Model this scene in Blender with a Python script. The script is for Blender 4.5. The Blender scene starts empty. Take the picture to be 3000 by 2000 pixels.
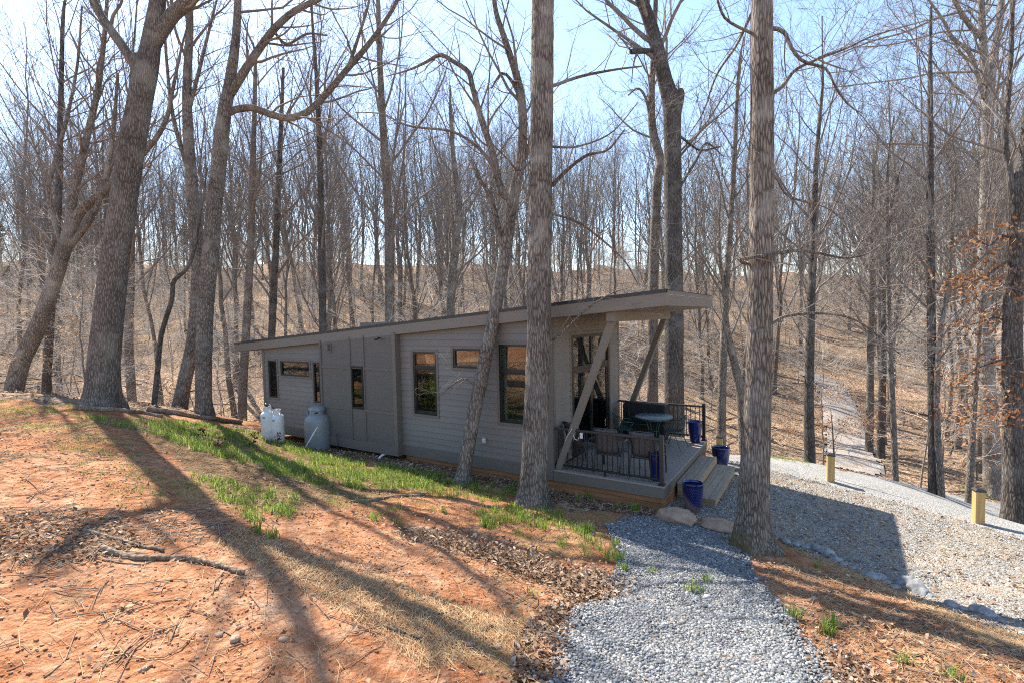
import bpy, bmesh, math, random
import numpy as np
from mathutils import Matrix, Vector

# ------------------------------------------------------------------ camera, sky, sun, exposure
SC = bpy.context.scene
CAM = np.array([5.0101, -9.6488, 3.3136]); YAW, PITCH, ROLL, FPX = -0.5569, 0.0470, -0.0213, 1472.8
FW = np.array([math.sin(YAW)*math.cos(PITCH), math.cos(YAW)*math.cos(PITCH), -math.sin(PITCH)])
_r = np.array([math.cos(YAW), -math.sin(YAW), 0.0]); _u = np.cross(_r, FW)
RT = math.cos(ROLL)*_r + math.sin(ROLL)*_u
UP = -math.sin(ROLL)*_r + math.cos(ROLL)*_u
cd = bpy.data.cameras.new('camera'); cam = bpy.data.objects.new('camera', cd)
SC.collection.objects.link(cam); SC.camera = cam
cd.sensor_width = 36.0; cd.sensor_fit = 'HORIZONTAL'; cd.lens = FPX/3000*36; cd.clip_start = 0.05; cd.clip_end = 3000
cam.matrix_world = Matrix(((RT[0], UP[0], -FW[0], CAM[0]), (RT[1], UP[1], -FW[1], CAM[1]), (RT[2], UP[2], -FW[2], CAM[2]), (0, 0, 0, 1)))

SUN_EL, SUN_AZ = math.radians(49.0), math.radians(-69.0)          # azimuth from +Y towards +X
world = bpy.data.worlds.new('World'); SC.world = world; world.use_nodes = True
nt = world.node_tree; nt.nodes.clear()
sky = nt.nodes.new('ShaderNodeTexSky'); sky.sky_type = 'NISHITA'; sky.sun_disc = False
sky.sun_elevation = SUN_EL; sky.sun_rotation = SUN_AZ; sky.air_density = 1.0; sky.dust_density = 0.35; sky.ozone_density = 1.0
bg = nt.nodes.new('ShaderNodeBackground'); bg.inputs['Strength'].default_value = 0.135
wo = nt.nodes.new('ShaderNodeOutputWorld')
nt.links.new(sky.outputs[0], bg.inputs[0]); nt.links.new(bg.outputs[0], wo.inputs[0])
sd = bpy.data.lights.new('sun', 'SUN'); sd.energy = 5.0; sd.angle = math.radians(0.53); sd.color = (1.0, 0.93, 0.82)
sun = bpy.data.objects.new('sun', sd); SC.collection.objects.link(sun)
sdir = Vector((math.sin(SUN_AZ)*math.cos(SUN_EL), math.cos(SUN_AZ)*math.cos(SUN_EL), math.sin(SUN_EL)))
sun.rotation_euler = sdir.to_track_quat('Z', 'Y').to_euler(); sun.location = (-30, 20, 40)
SC.view_settings.view_transform = 'Standard'; SC.view_settings.look = 'None'
SC.view_settings.exposure = 1.42; SC.view_settings.gamma = 1.0; SC.view_settings.use_curve_mapping = False
SC.render.engine = 'CYCLES'
SC.cycles.use_denoising = False
SC.cycles.pixel_filter_type = 'BLACKMAN_HARRIS'; SC.cycles.filter_width = 1.1
SC.cycles.max_bounces = 6; SC.cycles.diffuse_bounces = 3; SC.cycles.glossy_bounces = 3
SC.cycles.transmission_bounces = 4; SC.cycles.transparent_max_bounces = 8
SC.cycles.caustics_reflective = False; SC.cycles.caustics_refractive = False

COL = SC.collection
RNG = np.random.default_rng(7)

# ------------------------------------------------------------------ object helpers
def link(o): COL.objects.link(o); return o
def tag(o, label=None, cat=None, group=None, kind=None):
    if label: o['label'] = label
    if cat: o['category'] = cat
    if group: o['group'] = group
    if kind: o['kind'] = kind
    return o
def empty(name, loc, label, cat, group=None, rz=0.0):
    o = bpy.data.objects.new(name, None); o.empty_display_size = 0.2
    o.location = loc; o.rotation_euler = (0, 0, rz); link(o)
    return tag(o, label, cat, group)
def mesh_np(name, V, F, mats, parent=None, smooth=False, col=None, loc=None):
    """V (n,3); F (m,k) array, or list of arrays of differing k"""
    Fs = F if isinstance(F, list) else [F]
    Fs = [np.asarray(f, dtype=np.int32) for f in Fs if len(f)]
    me = bpy.data.meshes.new(name)
    V = np.ascontiguousarray(V, dtype=np.float32)
    me.vertices.add(len(V)); me.vertices.foreach_set('co', V.ravel())
    nl = sum(f.size for f in Fs); nf = sum(len(f) for f in Fs)
    me.loops.add(nl); me.polygons.add(nf)
    me.loops.foreach_set('vertex_index', np.concatenate([f.ravel() for f in Fs]))
    tot = np.concatenate([np.full(len(f), f.shape[1], np.int32) for f in Fs])
    st = np.zeros(nf, np.int32); st[1:] = np.cumsum(tot)[:-1]
    me.polygons.foreach_set('loop_start', st)
    try: me.polygons.foreach_set('loop_total', tot)
    except Exception: pass
    if smooth: me.polygons.foreach_set('use_smooth', np.ones(nf, bool))
    for m in (mats if isinstance(mats, (list, tuple)) else [mats]): me.materials.append(m)
    if col is not None:
        a = me.color_attributes.new('Col', 'FLOAT_COLOR', 'POINT')
        c = np.ones((len(V), 4), np.float32); c[:, :3] = col
        a.data.foreach_set('color', c.ravel())
    me.update(calc_edges=True); me.validate()
    o = bpy.data.objects.new(name, me); link(o)
    if parent is not None: o.parent = parent
    if loc is not None: o.location = loc
    return o

class MB:
    """collects shapes for ONE mesh object"""
    def __init__(s): s.v = []; s.f = []
    def add(s, V, F):
        b = len(s.v); s.v += [tuple(map(float, q)) for q in V]; s.f += [tuple(int(i)+b for i in q) for q in F]; return s
    def box(s, a, b, shear=None, bev=0.0):
        (x0, y0, z0), (x1, y1, z1) = a, b
        V = [(x0,y0,z0),(x1,y0,z0),(x1,y1,z0),(x0,y1,z0),(x0,y0,z1),(x1,y0,z1),(x1,y1,z1),(x0,y1,z1)]
        if shear: V = [(x,y,z+shear(x)) for x,y,z in V]
        return s.add(V, [(0,3,2,1),(4,5,6,7),(0,1,5,4),(1,2,6,5),(2,3,7,6),(3,0,4,7)])
    def bar(s, p, q, w, h, up=(0,0,1)):
        p, q = Vector(p), Vector(q); d = (q-p).normalized(); u = Vector(up)
        a = d.cross(u).normalized(); u = a.cross(d).normalized(); a *= w/2; u *= h/2
        V = [p-a-u, p+a-u, p+a+u, p-a+u, q-a-u, q+a-u, q+a+u, q-a+u]
        return s.add(V, [(0,1,2,3),(7,6,5,4),(0,4,5,1),(1,5,6,2),(2,6,7,3),(3,7,4,0)])
    def tube(s, pts, rad, k=8, closed=False):
        P = np.array(pts, float)[None]; n = P.shape[1]
        if closed: P = np.concatenate([P, P[:, :1]], 1); n += 1
        R = np.broadcast_to(np.asarray(rad, float), (n,))[None]
        V, F = tubes(P, R, k)
        b = len(s.v); s.add(V, F)
        if not closed:
            s.f.append(tuple(b+i for i in range(k))[::-1]); s.f.append(tuple(b+(n-1)*k+i for i in range(k)))
        return s
    def lathe(s, prof, k=24, c=(0,0,0)):
        V = []; F = []; n = len(prof)
        for r, z in prof:
            for i in range(k):
                a = 2*math.pi*i/k; V.append((c[0]+r*math.cos(a), c[1]+r*math.sin(a), c[2]+z))
        for j in range(n-1):
            for i in range(k):
                i2 = (i+1) % k; F.append((j*k+i, j*k+i2, (j+1)*k+i2, (j+1)*k+i))
        return s.add(V, F)
    def build(s, name, mat, parent=None, smooth=False, bevel=0.0, loc=None, seg=2):
        me = bpy.data.meshes.new(name); me.from_pydata(s.v, [], s.f); me.update(); me.materials.append(mat)
        if smooth: me.polygons.foreach_set('use_smooth', np.ones(len(me.polygons), bool))
        o = bpy.data.objects.new(name, me); link(o)
        if parent is not None: o.parent = parent
        if loc is not None: o.location = loc
        if bevel:
            md = o.modifiers.new('bevel', 'BEVEL'); md.width = bevel; md.segments = seg; md.limit_method = 'ANGLE'
        return o

def tubes(P, R, k):
    """P (B,n,3) centre lines, R (B,n) radii -> verts, quads"""
    B, n, _ = P.shape
    T = np.empty_like(P); T[:, 1:-1] = P[:, 2:]-P[:, :-2]; T[:, 0] = P[:, 1]-P[:, 0]; T[:, -1] = P[:, -1]-P[:, -2]
    T /= np.linalg.norm(T, axis=2, keepdims=True)+1e-9
    m = T.mean(1); ax = np.argmin(np.abs(m), 1); ref = np.eye(3)[ax][:, None, :]
    N = np.cross(T, np.broadcast_to(ref, T.shape)); N /= np.linalg.norm(N, axis=2, keepdims=True)+1e-9
    Bn = np.cross(T, N)
    a = np.arange(k)*2*math.pi/k
    V = P[:, :, None, :] + R[:, :, None, None]*(N[:, :, None, :]*np.cos(a)[None, None, :, None]+Bn[:, :, None, :]*np.sin(a)[None, None, :, None])
    b = (np.arange(B)*n*k)[:, None, None]; j = (np.arange(n-1)*k)[None, :, None]; i = np.arange(k)[None, None, :]; i2 = (i+1) % k
    F = np.stack([b+j+i, b+j+i2, b+j+k+i2, b+j+k+i], -1).reshape(-1, 4)
    return V.reshape(-1, 3), F
def merge(parts):
    Vs, Fs, off = [], [], 0
    for V, F in parts:
        Vs.append(V); Fs.append(F+off); off += len(V)
    return np.concatenate(Vs), np.concatenate(Fs)
def copy_tree(o, parent=None):
    c = o.copy(); COL.objects.link(c); c.parent = parent
    for ch in o.children: copy_tree(ch, c)
    return c

# ------------------------------------------------------------------ noise
def _h(ix, iy, seed):
    n = (ix.astype(np.int64)*374761393 + iy.astype(np.int64)*668265263 + seed*974634541) & 0xFFFFFFFF
    n = ((n ^ (n >> 13))*1274126177) & 0xFFFFFFFF
    return ((n ^ (n >> 16)) & 0xFFFF)/65535.0
def vnoise(x, y, seed=0):
    x = np.asarray(x, float); y = np.asarray(y, float)
    ix, iy = np.floor(x), np.floor(y); fx, fy = x-ix, y-iy
    fx = fx*fx*(3-2*fx); fy = fy*fy*(3-2*fy)
    a, b, c, d = _h(ix, iy, seed), _h(ix+1, iy, seed), _h(ix, iy+1, seed), _h(ix+1, iy+1, seed)
    return (a*(1-fx)+b*fx)*(1-fy)+(c*(1-fx)+d*fx)*fy
def fbm(x, y, seed=0, o=4):
    t = 0; a = 0.5
    for i in range(o): t = t+a*vnoise(x*2**i, y*2**i, seed+i*17); a *= 0.5
    return t
def sstep(a, b, x): t = np.clip((x-a)/(b-a), 0, 1); return t*t*(3-2*t)

# ------------------------------------------------------------------ terrain: thin-plate surface through surveyed points
def ray(u, v): return FW+RT*(u-1500)/FPX-UP*(v-1000)/FPX
def at_d(u, v, d): return CAM+ray(u, v)*d
def hor(u): return 961.0-0.0213*u*0.98            # eye level at that column
CT = [(2.4,0,-.49),(3.2,.6,-.5),(2.4,4,-.55),(2.64,4.41,-.6),(5.14,3.74,-.74),(7.5,2.6,-.86),(6,1,-.74),(6,-.6,-.66),(4.6,.4,-.6),(6.2,2.6,-.82),
      (9,1.2,-.92),(9,-1.4,-.8),(12,0,-1.0),(12,-3,-.9),(16,-2,-1.2),(3.4,5.4,-.68),(6.6,4.6,-.88),(10,3.2,-1.0),(14,1.5,-1.2),
      (0,-.3,-.47),(-1.4,-.3,-.40),(-3,-.3,-.38),(-4.5,-.3,-.38),(-6,-.4,-.36),(-7.4,-.5,-.34),(-9.2,-.6,-.33),(-10.6,-.3,-.36),
      (0,2,-.55),(-5,2,-.45),(-10,2,-.6),(0,4.3,-.75),(-5,4.3,-.9),(-10,4.3,-1.4),
      (4.05,-.95,-.46),(.14,-1.2,-.42),(-2.05,-.65,-.40),(2.6,-.45,-.47),(3.4,-.5,-.5)]
def zpt(u, v, z): d = ray(u, v); k = (z-CAM[2])/d[2]; q = CAM+d*k; CT.append((q[0], q[1], z))
for q in [(2000,2000,.02),(2900,2000,.06),(2550,1800,-.22),(2850,1880,-.2),(2400,1720,-.36),(1700,1750,-.16),(1900,1620,-.33),(2100,1800,-.13),
          (0,2000,.9),(700,2000,.66),(1300,2000,.32),(0,1700,1.02),(500,1700,.84),(900,1750,.58),(1250,1750,.24),(1500,1620,-.12),(1250,1560,.06),
          (0,1480,1.12),(300,1400,1.06),(600,1400,.76),(933,1400,.2),(1150,1450,-.02),(1400,1500,-.22),(300,1262,1.17),(650,1290,.45),(750,1275,.14),(450,1330,.95),
          (-500,1500,1.4),(-400,2100,1.15),(3300,1950,-.2),(3300,1760,-.5)]: zpt(*q)
def dpt(u, v, d): q = at_d(u, v, d); CT.append(tuple(q))
for q in [(300,1195,13),(600,1218,16),(0,1168,13.5),(-500,1150,14),(450,1208,14.5),(730,1235,17.5)]: dpt(*q)
# valley behind and the hillside across it: (column, [(distance, height)])
for u, prof in [(-2200,[(24,1),(40,2),(65,7),(100,12),(160,15),(260,16)]),(-900,[(20,.6),(30,-.6),(45,1.6),(65,6),(100,12.5),(160,15),(260,16)]),
                (0,[(18,.6),(28,-2.0),(45,1.2),(65,6.5),(100,16),(160,15),(260,16)]),(700,[(22,-2.0),(30,-3.2),(45,.2),(65,5.6),(100,14.5),(160,14),(260,15)]),
                (1500,[(17,-2.2),(24,-4.2),(32,-4.6),(45,-1.2),(65,4.4),(100,13),(160,13),(260,14)]),
                (2250,[(19,-2.6),(26,-4.9),(34,-4.9),(45,-2.6),(65,2.4),(95,9.6),(160,11),(260,12)]),
                (2800,[(16,-2.8),(24,-5.4),(34,-5.6),(47,-3.2),(65,1.8),(95,8.8),(160,10),(260,11)]),
                (3600,[(17,-3),(26,-5.6),(36,-5.4),(50,-2.5),(70,2),(100,7),(160,10),(260,11)]),(6000,[(22,-3),(40,-5),(65,1),(110,7),(200,10)])]:
    for d, z in prof:
        q = ray(u, hor(u)); q = q/np.linalg.norm(q[:2]) if abs(u-1500) > 1500 else q
        CT.append((CAM[0]+q[0]*d, CAM[1]+q[1]*d, z))
for q in [(5,-13,.5),(-4,-13,1.2),(14,-12,.1),(5,-20,1.2),(-12,-22,2.6),(22,-18,.2),(-25,-14,2.8),(-30,-30,4),(30,-30,.5),(0,-60,3),(60,-50,0),(-70,-40,6),(60,-8,-2),(30,-6,-1.6),(0,-150,4),(150,-100,0),(-200,-80,14)]: CT.append(q)
CT = np.array(CT, float)
def _tps(r2): return 0.5*r2*np.log(r2+1e-12)
_S = 20.0
_X = CT[:, :2]/_S; _n = len(_X)
_K = _tps(((_X[:, None]-_X[None])**2).sum(2))+np.eye(_n)*2e-5
_A = np.zeros((_n+3, _n+3)); _A[:_n, :_n] = _K; _A[:_n, _n] = 1; _A[:_n, _n+1:] = _X; _A[_n, :_n] = 1; _A[_n+1:, :_n] = _X.T
_w = np.linalg.solve(_A, np.concatenate([CT[:, 2], np.zeros(3)]))
def gbase(x, y):
    x = np.asarray(x, float); y = np.asarray(y, float); sh = x.shape
    X = np.stack([x.ravel(), y.ravel()], 1)/_S; out = np.empty(len(X))
    for i in range(0, len(X), 20000):
        q = X[i:i+20000]
        out[i:i+20000] = _tps(((q[:, None]-_X[None])**2).sum(2))@_w[:_n]+_w[_n]+q@_w[_n+1:]
    return out.reshape(sh)
def seg_dist(x, y, pts):
    d = np.full(np.shape(x), 1e9)
    for (ax, ay), (bx, by) in zip(pts[:-1], pts[1:]):
        vx, vy = bx-ax, by-ay; t = np.clip(((x-ax)*vx+(y-ay)*vy)/(vx*vx+vy*vy), 0, 1)
        d = np.minimum(d, np.hypot(x-ax-t*vx, y-ay-t*vy))
    return d
def hit(u, v, fn, lo=1.5, hi=400.0):
    d = ray(u, v); t = lo
    while t < hi:
        q = CAM+d*t
        if q[2] < fn(q[0], q[1]):
            a, b = t-max(.02*t, .05), t
            for _ in range(30):
                m = (a+b)/2; q = CAM+d*m
                if q[2] < fn(q[0], q[1]): b = m
                else: a = m
            return CAM+d*b
        t += max(.02*t, .05)
    return CAM+d*hi
def poly_world(px): return np.array([hit(u, v, gbase)[:2] for u, v in px])
def inside(x, y, poly):
    r = np.zeros(np.shape(x), bool); n = len(poly); j = n-1
    for i in range(n):
        xi, yi = poly[i]; xj, yj = poly[j]
        c = ((yi > y) != (yj > y)) & (x < (xj-xi)*(y-yi)/(yj-yi+1e-12)+xi); r ^= c; j = i
    return r
def pdist(x, y, poly):                                   # >0 inside, <0 outside
    d = seg_dist(x, y, list(map(tuple, poly))+[tuple(poly[0])]); return np.where(inside(x, y, poly), d, -d)

PATH = poly_world([(1775,1540),(1850,1518),(1960,1515),(2080,1548),(2160,1572),(2195,1630),(2225,1700),(2320,1800),(2395,1900),(2450,2000),(2560,2300),(1480,2300),(1600,2000),(1630,1860),(1680,1785),(1765,1745),(1780,1690),(1825,1640),(1790,1580)])
DRIVE = poly_world([(2085,1316),(2300,1345),(2470,1380),(2650,1415),(2800,1442),(3000,1480),(3400,1560),(3400,1730),(3000,1590),(2870,1545),(2650,1482),(2440,1428),(2250,1380),(2110,1352)])
PAD = np.concatenate([poly_world([(1956,1500),(2000,1512),(2160,1562),(2290,1588),(2400,1640),(2560,1692),(2780,1795),(3000,1875),(3300,2000),(3400,1700),(3000,1580),(2870,1535),(2650,1472),(2440,1418),(2250,1372),(2110,1344)]), np.array([(2.3, 4.3), (2.3, .05)])])
SWALE = [tuple(hit(u, v, gbase)[:2]) for u, v in [(1240,1560),(1420,1600),(1560,1650),(1680,1700),(1760,1720)]]
TRAIL = [tuple(hit(u, v, gbase)[:2]) for u, v in [(2490,1335),(2478,1280),(2466,1225),(2455,1170),(2432,1130),(2385,1106)]]
TRAIL.insert(0, (TRAIL[0][0]*1.9-TRAIL[1][0]*.9, TRAIL[0][1]*1.9-TRAIL[1][1]*.9))
def gz(x, y):
    x = np.asarray(x, float); y = np.asarray(y, float)
    z = gbase(x, y)
    d = np.hypot(x-CAM[0], y-CAM[1])
    flat = np.maximum(np.maximum(sstep(-.3, .3, pdist(x, y, PAD)), sstep(-.3, .3, pdist(x, y, DRIVE))), .75*sstep(-.2, .3, pdist(x, y, PATH)))
    near = 1-sstep(20, 40, d)
    und = (fbm(x*.9, y*.9, 3, 3)-.44)*.10+(fbm(x*3.3, y*3.3, 11, 4)-.46)*.085
    und2 = (fbm(x*.16, y*.16, 31, 4)-.46)*(1.6*sstep(14, 40, d)+3.0*sstep(60, 100, d))
    # scraped clay ledges across the bare slope
    z = z+und*(1-flat)*near+und2*(1-flat)
    z = z-.13*np.exp(-(seg_dist(x, y, SWALE)/.38)**2)
    return z
def gp(u, v): return hit(u, v, gz)

# ------------------------------------------------------------------ materials
def _new(name):
    m = bpy.data.materials.new(name); m.use_nodes = True; t = m.node_tree; t.nodes.clear()
    o = t.nodes.new('ShaderNodeOutputMaterial'); b = t.nodes.new('ShaderNodeBsdfPrincipled'); t.links.new(b.outputs[0], o.inputs[0])
    return m, t, b, o
def N(t, kind, **kw):
    n = t.nodes.new('ShaderNode'+kind)
    for k, v in kw.items():
        if k.startswith('i_'):
            key = k[2:]; n.inputs[int(key) if key.isdigit() else key.replace('_', ' ')].default_value = v
        else: setattr(n, k, v)
    return n
def ramp(t, fac, stops):
    r = t.nodes.new('ShaderNodeValToRGB'); e = r.color_ramp.elements
    while len(e) > 1: e.remove(e[-1])
    e[0].position = stops[0][0]; e[0].color = (*stops[0][1], 1) if len(stops[0][1]) == 3 else stops[0][1]
    for p, c in stops[1:]:
        q = e.new(p); q.color = (*c, 1)
    t.links.new(fac, r.inputs[0]); return r.outputs[0]
def mixc(t, f, a, b, mode='MIX'):
    n = t.nodes.new('ShaderNodeMix'); n.data_type = 'RGBA'; n.blend_type = mode
    for s, v in ((0, f), (6, a), (7, b)):
        if isinstance(v, (int, float)): n.inputs[s].default_value = v
        elif isinstance(v, tuple): n.inputs[s].default_value = (*v, 1)
        else: t.links.new(v, n.inputs[s])
    return n.outputs[2]
def math_(t, op, a, b=None, c=None):
    n = t.nodes.new('ShaderNodeMath'); n.operation = op
    for s, v in ((0, a), (1, b), (2, c)):
        if v is None: continue
        if isinstance(v, (int, float)): n.inputs[s].default_value = v
        else: t.links.new(v, n.inputs[s])
    return n.outputs[0]
def coords(t, scale=(1, 1, 1), kind='Object'):
    c = t.nodes.new('ShaderNodeTexCoord'); mp = t.nodes.new('ShaderNodeMapping'); mp.inputs['Scale'].default_value = scale
    t.links.new(c.outputs[kind], mp.inputs[0]); return mp.outputs[0]
def noise(t, co, scale, detail=4, rough=.55, dist=0.0):
    n = t.nodes.new('ShaderNodeTexNoise'); n.inputs['Scale'].default_value = scale; n.inputs['Detail'].default_value = detail
    n.inputs['Roughness'].default_value = rough; n.inputs['Distortion'].default_value = dist; t.links.new(co, n.inputs['Vector']); return n.outputs['Fac']
def vor(t, co, scale, feature='F1', out='Distance', rnd=1.0):
    n = t.nodes.new('ShaderNodeTexVoronoi'); n.feature = feature; n.inputs['Scale'].default_value = scale; n.inputs['Randomness'].default_value = rnd
    t.links.new(co, n.inputs['Vector']); return n.outputs[out]
def bump(t, b, h, strength, dist):
    n = t.nodes.new('ShaderNodeBump'); n.inputs['Strength'].default_value = strength; n.inputs['Distance'].default_value = dist
    t.links.new(h, n.inputs['Height']); t.links.new(n.outputs[0], b.inputs['Normal'])
def paint(name, c, rough=.6, var=.12, scale=6, stretch=(1, 1, 1), bm=.15, bscale=60, bdist=.002, metallic=0.0, rnd=0.0, spec=.5, coat=0.0):
    m, t, b, o = _new(name); co = coords(t, stretch)
    n = noise(t, co, scale, 5)
    lo = tuple(x*(1-var) for x in c); hi = tuple(min(1, x*(1+var)) for x in c)
    col = ramp(t, n, [(.3, lo), (.7, hi)])
    if rnd:
        oi = t.nodes.new('ShaderNodeObjectInfo')
        f = math_(t, 'MULTIPLY_ADD', oi.outputs['Random'], 2*rnd, 1-rnd)
        cc = t.nodes.new('ShaderNodeCombineColor')
        for i in range(3): t.links.new(f, cc.inputs[i])
        col = mixc(t, 1.0, col, cc.outputs[0], 'MULTIPLY')
    t.links.new(col, b.inputs['Base Color']); b.inputs['Roughness'].default_value = rough; b.inputs['Metallic'].default_value = metallic
    b.inputs['Specular IOR Level'].default_value = spec; b.inputs['Coat Weight'].default_value = coat
    if bm: bump(t, b, noise(t, co, bscale, 4), bm, bdist)
    return m
def attr_mat(name, rough=.85, var=.25, scale=30, spec=.2, trans=0.0):
    m, t, b, o = _new(name); a = t.nodes.new('ShaderNodeAttribute'); a.attribute_name = 'Col'
    n = noise(t, coords(t), scale, 3)
    g = ramp(t, n, [(.3, (1-var,)*3), (.7, (1.0,)*3)])
    col = mixc(t, 1.0, a.outputs['Color'], g, 'MULTIPLY'); t.links.new(col, b.inputs['Base Color'])
    b.inputs['Roughness'].default_value = rough; b.inputs['Specular IOR Level'].default_value = spec
    if trans:
        tr = t.nodes.new('ShaderNodeBsdfTranslucent'); t.links.new(col, tr.inputs[0]); mx = t.nodes.new('ShaderNodeMixShader'); mx.inputs[0].default_value = trans
        t.links.new(b.outputs[0], mx.inputs[1]); t.links.new(tr.outputs[0], mx.inputs[2]); t.links.new(mx.outputs[0], o.inputs[0])
    return m
def bark_mat(name, dark, light, lich, scale=14, zs=.18, depth=.02, lich_amt=.5):
    m, t, b, o = _new(name)
    co = coords(t, (1, 1, zs)); co1 = coords(t)
    v = vor(t, co, scale, 'DISTANCE_TO_EDGE'); n = noise(t, co, scale*2.2, 5, .65, .4)
    h = math_(t, 'ADD', math_(t, 'MULTIPLY', math_(t, 'MINIMUM', v, .35), 2.0), math_(t, 'MULTIPLY', n, .6))
    col = ramp(t, h, [(.26, dark), (.50, tuple(a*.55+c*.45 for a, c in zip(dark, light))), (.85, light)])
    big = noise(t, co1, 1.6, 5, .6, .6)
    f = ramp(t, big, [(.48, (0, 0, 0)), (.66, (lich_amt,)*3)])
    col = mixc(t, f, col, lich)
    f2 = ramp(t, noise(t, co1, .7, 3), [(.35, (.68,)*3), (.65, (1.12,)*3)])
    col = mixc(t, 1.0, col, f2, 'MULTIPLY')
    t.links.new(col, b.inputs['Base Color']); b.inputs['Roughness'].default_value = .95; b.inputs['Specular IOR Level'].default_value = .15
    bump(t, b, h, .9, depth); return m

# ------------------------------------------------------------------ ground
def axis(lo, hi, f0, f1, fine, grow=1.12, mx=9.0):
    a = list(np.arange(f0, f1+fine, fine)); s = fine
    while a[-1] < hi: s = min(s*grow, 1.0 if a[-1] < 62 else mx if a[-1] < 140 else 60); a.append(a[-1]+s)
    b = [f0]; s = fine
    while b[-1] > lo: s = min(s*grow, 1.0 if -45 < b[-1] else mx if b[-1] > -140 else 60); b.append(b[-1]-s)
    return np.array(b[:0:-1]+a)
def grid_faces(nx, ny):
    i = np.arange(nx*ny).reshape(ny, nx); return np.stack([i[:-1, :-1], i[:-1, 1:], i[1:, 1:], i[1:, :-1]], -1).reshape(-1, 4)
GX, GY = axis(-1400, 1400, -13.0, 8.5, .065), axis(-1200, 1500, -8.6, .4, .065)
gx, gy = np.meshgrid(GX, GY); gzv = gz(gx, gy)
STRAW = poly_world([(690,1540),(900,1620),(1150,1700),(1350,1780),(1600,1820),(1560,1900),(1250,1960),(1000,1800),(800,1680),(620,1600)])
STRAW2 = poly_world([(2300,1600),(2560,1720),(2900,1880),(3200,2000),(3200,1930),(2800,1800),(2560,1690)])
GRASSY = poly_world([(230,1215),(420,1230),(760,1250),(1000,1360),(1300,1395),(1330,1440),(1180,1440),(1000,1500),(800,1530),(640,1440),(430,1300)])
HOUSE_NEAR = np.array([(-11.6,-.9),(0,-.9),(2.6,-.7),(2.6,.2),(-11.6,.2)])
def zones(x, y):
    """r = leaf litter, g = straw, b = dark soil"""
    d = np.hypot(x-CAM[0], y-CAM[1])
    n1 = fbm(x*.7, y*.7, 51, 4)-.47; n2 = fbm(x*2.3, y*2.3, 71, 3)-.45
    # the cleared yard: everything beyond its ragged edge is leaf floor
    yard = poly_world([(-600,1163),(0,1172),(200,1185),(330,1202),(560,1215),(760,1238)])
    yard = np.concatenate([yard, [(-10.6, .5), (2.4, 4.4)], poly_world([(2100,1335),(2300,1368),(2470,1400),(2650,1440),(2800,1468),(3000,1510),(3400,1600)]), [(14, -6), (12, -16), (-16, -18)]])
    lit = sstep(.35, -.45, pdist(x, y, yard)+n1*1.4)
    lit = np.maximum(lit, .75*sstep(-.25, .3, pdist(x, y, HOUSE_NEAR)+n2))
    lit = np.maximum(lit, sstep(.55, .15, seg_dist(x, y, SWALE)+n2*.6))
    st = np.maximum(.55*sstep(-.7, .8, pdist(x, y, STRAW)+n1*2.2), .7*sstep(-.4, .3, pdist(x, y, STRAW2)+n1))
    st = np.maximum(st, .55*sstep(.08, .2, n1))
    dk = np.maximum(.8*sstep(-.5, .5, pdist(x, y, GRASSY)+n1), 0)
    return np.stack([lit, st, dk], -1)
m, t, b, o = _new('ground_soil'); co = coords(t); at = N(t, 'Attribute', attribute_name='Col'); sp = t.nodes.new('ShaderNodeSeparateColor'); t.links.new(at.outputs['Color'], sp.inputs[0])
n_big = noise(t, co, .55, 5, .6, .5); n_mid = noise(t, co, 5.5, 6, .68); n_fine = noise(t, co, 46, 4, .7)
clay = ramp(t, math_(t, 'ADD', math_(t, 'MULTIPLY', n_big, .45), math_(t, 'MULTIPLY', n_mid, .55)), [(.33, (.215, .080, .036)), (.45, (.37, .155, .072)), (.54, (.47, .235, .128)), (.66, (.58, .36, .23))])
clay = mixc(t, .55, clay, ramp(t, n_fine, [(.32, (.35,)*3), (.5, (.92,)*3), (.72, (1.4,)*3)]), 'MULTIPLY')
vc = vor(t, co, 15, out='Color'); vs = t.nodes.new('ShaderNodeSeparateColor'); t.links.new(vc, vs.inputs[0]); vd = vor(t, co, 15)
litc = ramp(t, vs.outputs[0], [(.0, (.12, .085, .06)), (.35, (.29, .205, .14)), (.7, (.46, .34, .235)), (1., (.64, .51, .38))])
litc = mixc(t, .5, litc, ramp(t, vd, [(.1, (1.15,)*3), (.7, (.45,)*3)]), 'MULTIPLY')
litc = mixc(t, .8, litc, ramp(t, noise(t, co, .12, 5, .65), [(.35, (.62, .60, .58)), (.62, (1.15, 1.02, .9))]), 'MULTIPLY')
cs = coords(t, (1, 4.5, 1)); cs2 = coords(t, (5, 1, 1))
stf = math_(t, 'MAXIMUM', noise(t, cs, 22, 4, .7, .6), noise(t, cs2, 20, 4, .7, .6))
strawc = ramp(t, stf, [(.42, (.20, .09, .04)), (.56, (.40, .235, .11)), (.72, (.60, .42, .22))])
drk = ramp(t, n_mid, [(.35, (.11, .065, .035)), (.65, (.27, .17, .085))])
def brk(ch, lo=.35, hi=.65):                                  # ragged zone edges
    return ramp(t, math_(t, 'ADD', math_(t, 'MULTIPLY', ch, 1.1), math_(t, 'MULTIPLY', math_(t, 'SUBTRACT', n_mid, .5), .9)), [(lo, (0,)*3), (hi, (1,)*3)])
col = mixc(t, brk(sp.outputs[1]), clay, strawc); col = mixc(t, brk(sp.outputs[2], .4, .8), col, drk); col = mixc(t, brk(sp.outputs[0]), col, litc)
t.links.new(col, b.inputs['Base Color']); b.inputs['Roughness'].default_value = .97; b.inputs['Specular IOR Level'].default_value = .1
hgt = math_(t, 'ADD', math_(t, 'MULTIPLY', n_mid, 1.0), math_(t, 'ADD', math_(t, 'MULTIPLY', n_fine, .42), math_(t, 'MULTIPLY', vd, -.5)))
bump(t, b, hgt, 1.0, .06)
M_GROUND = m
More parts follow.
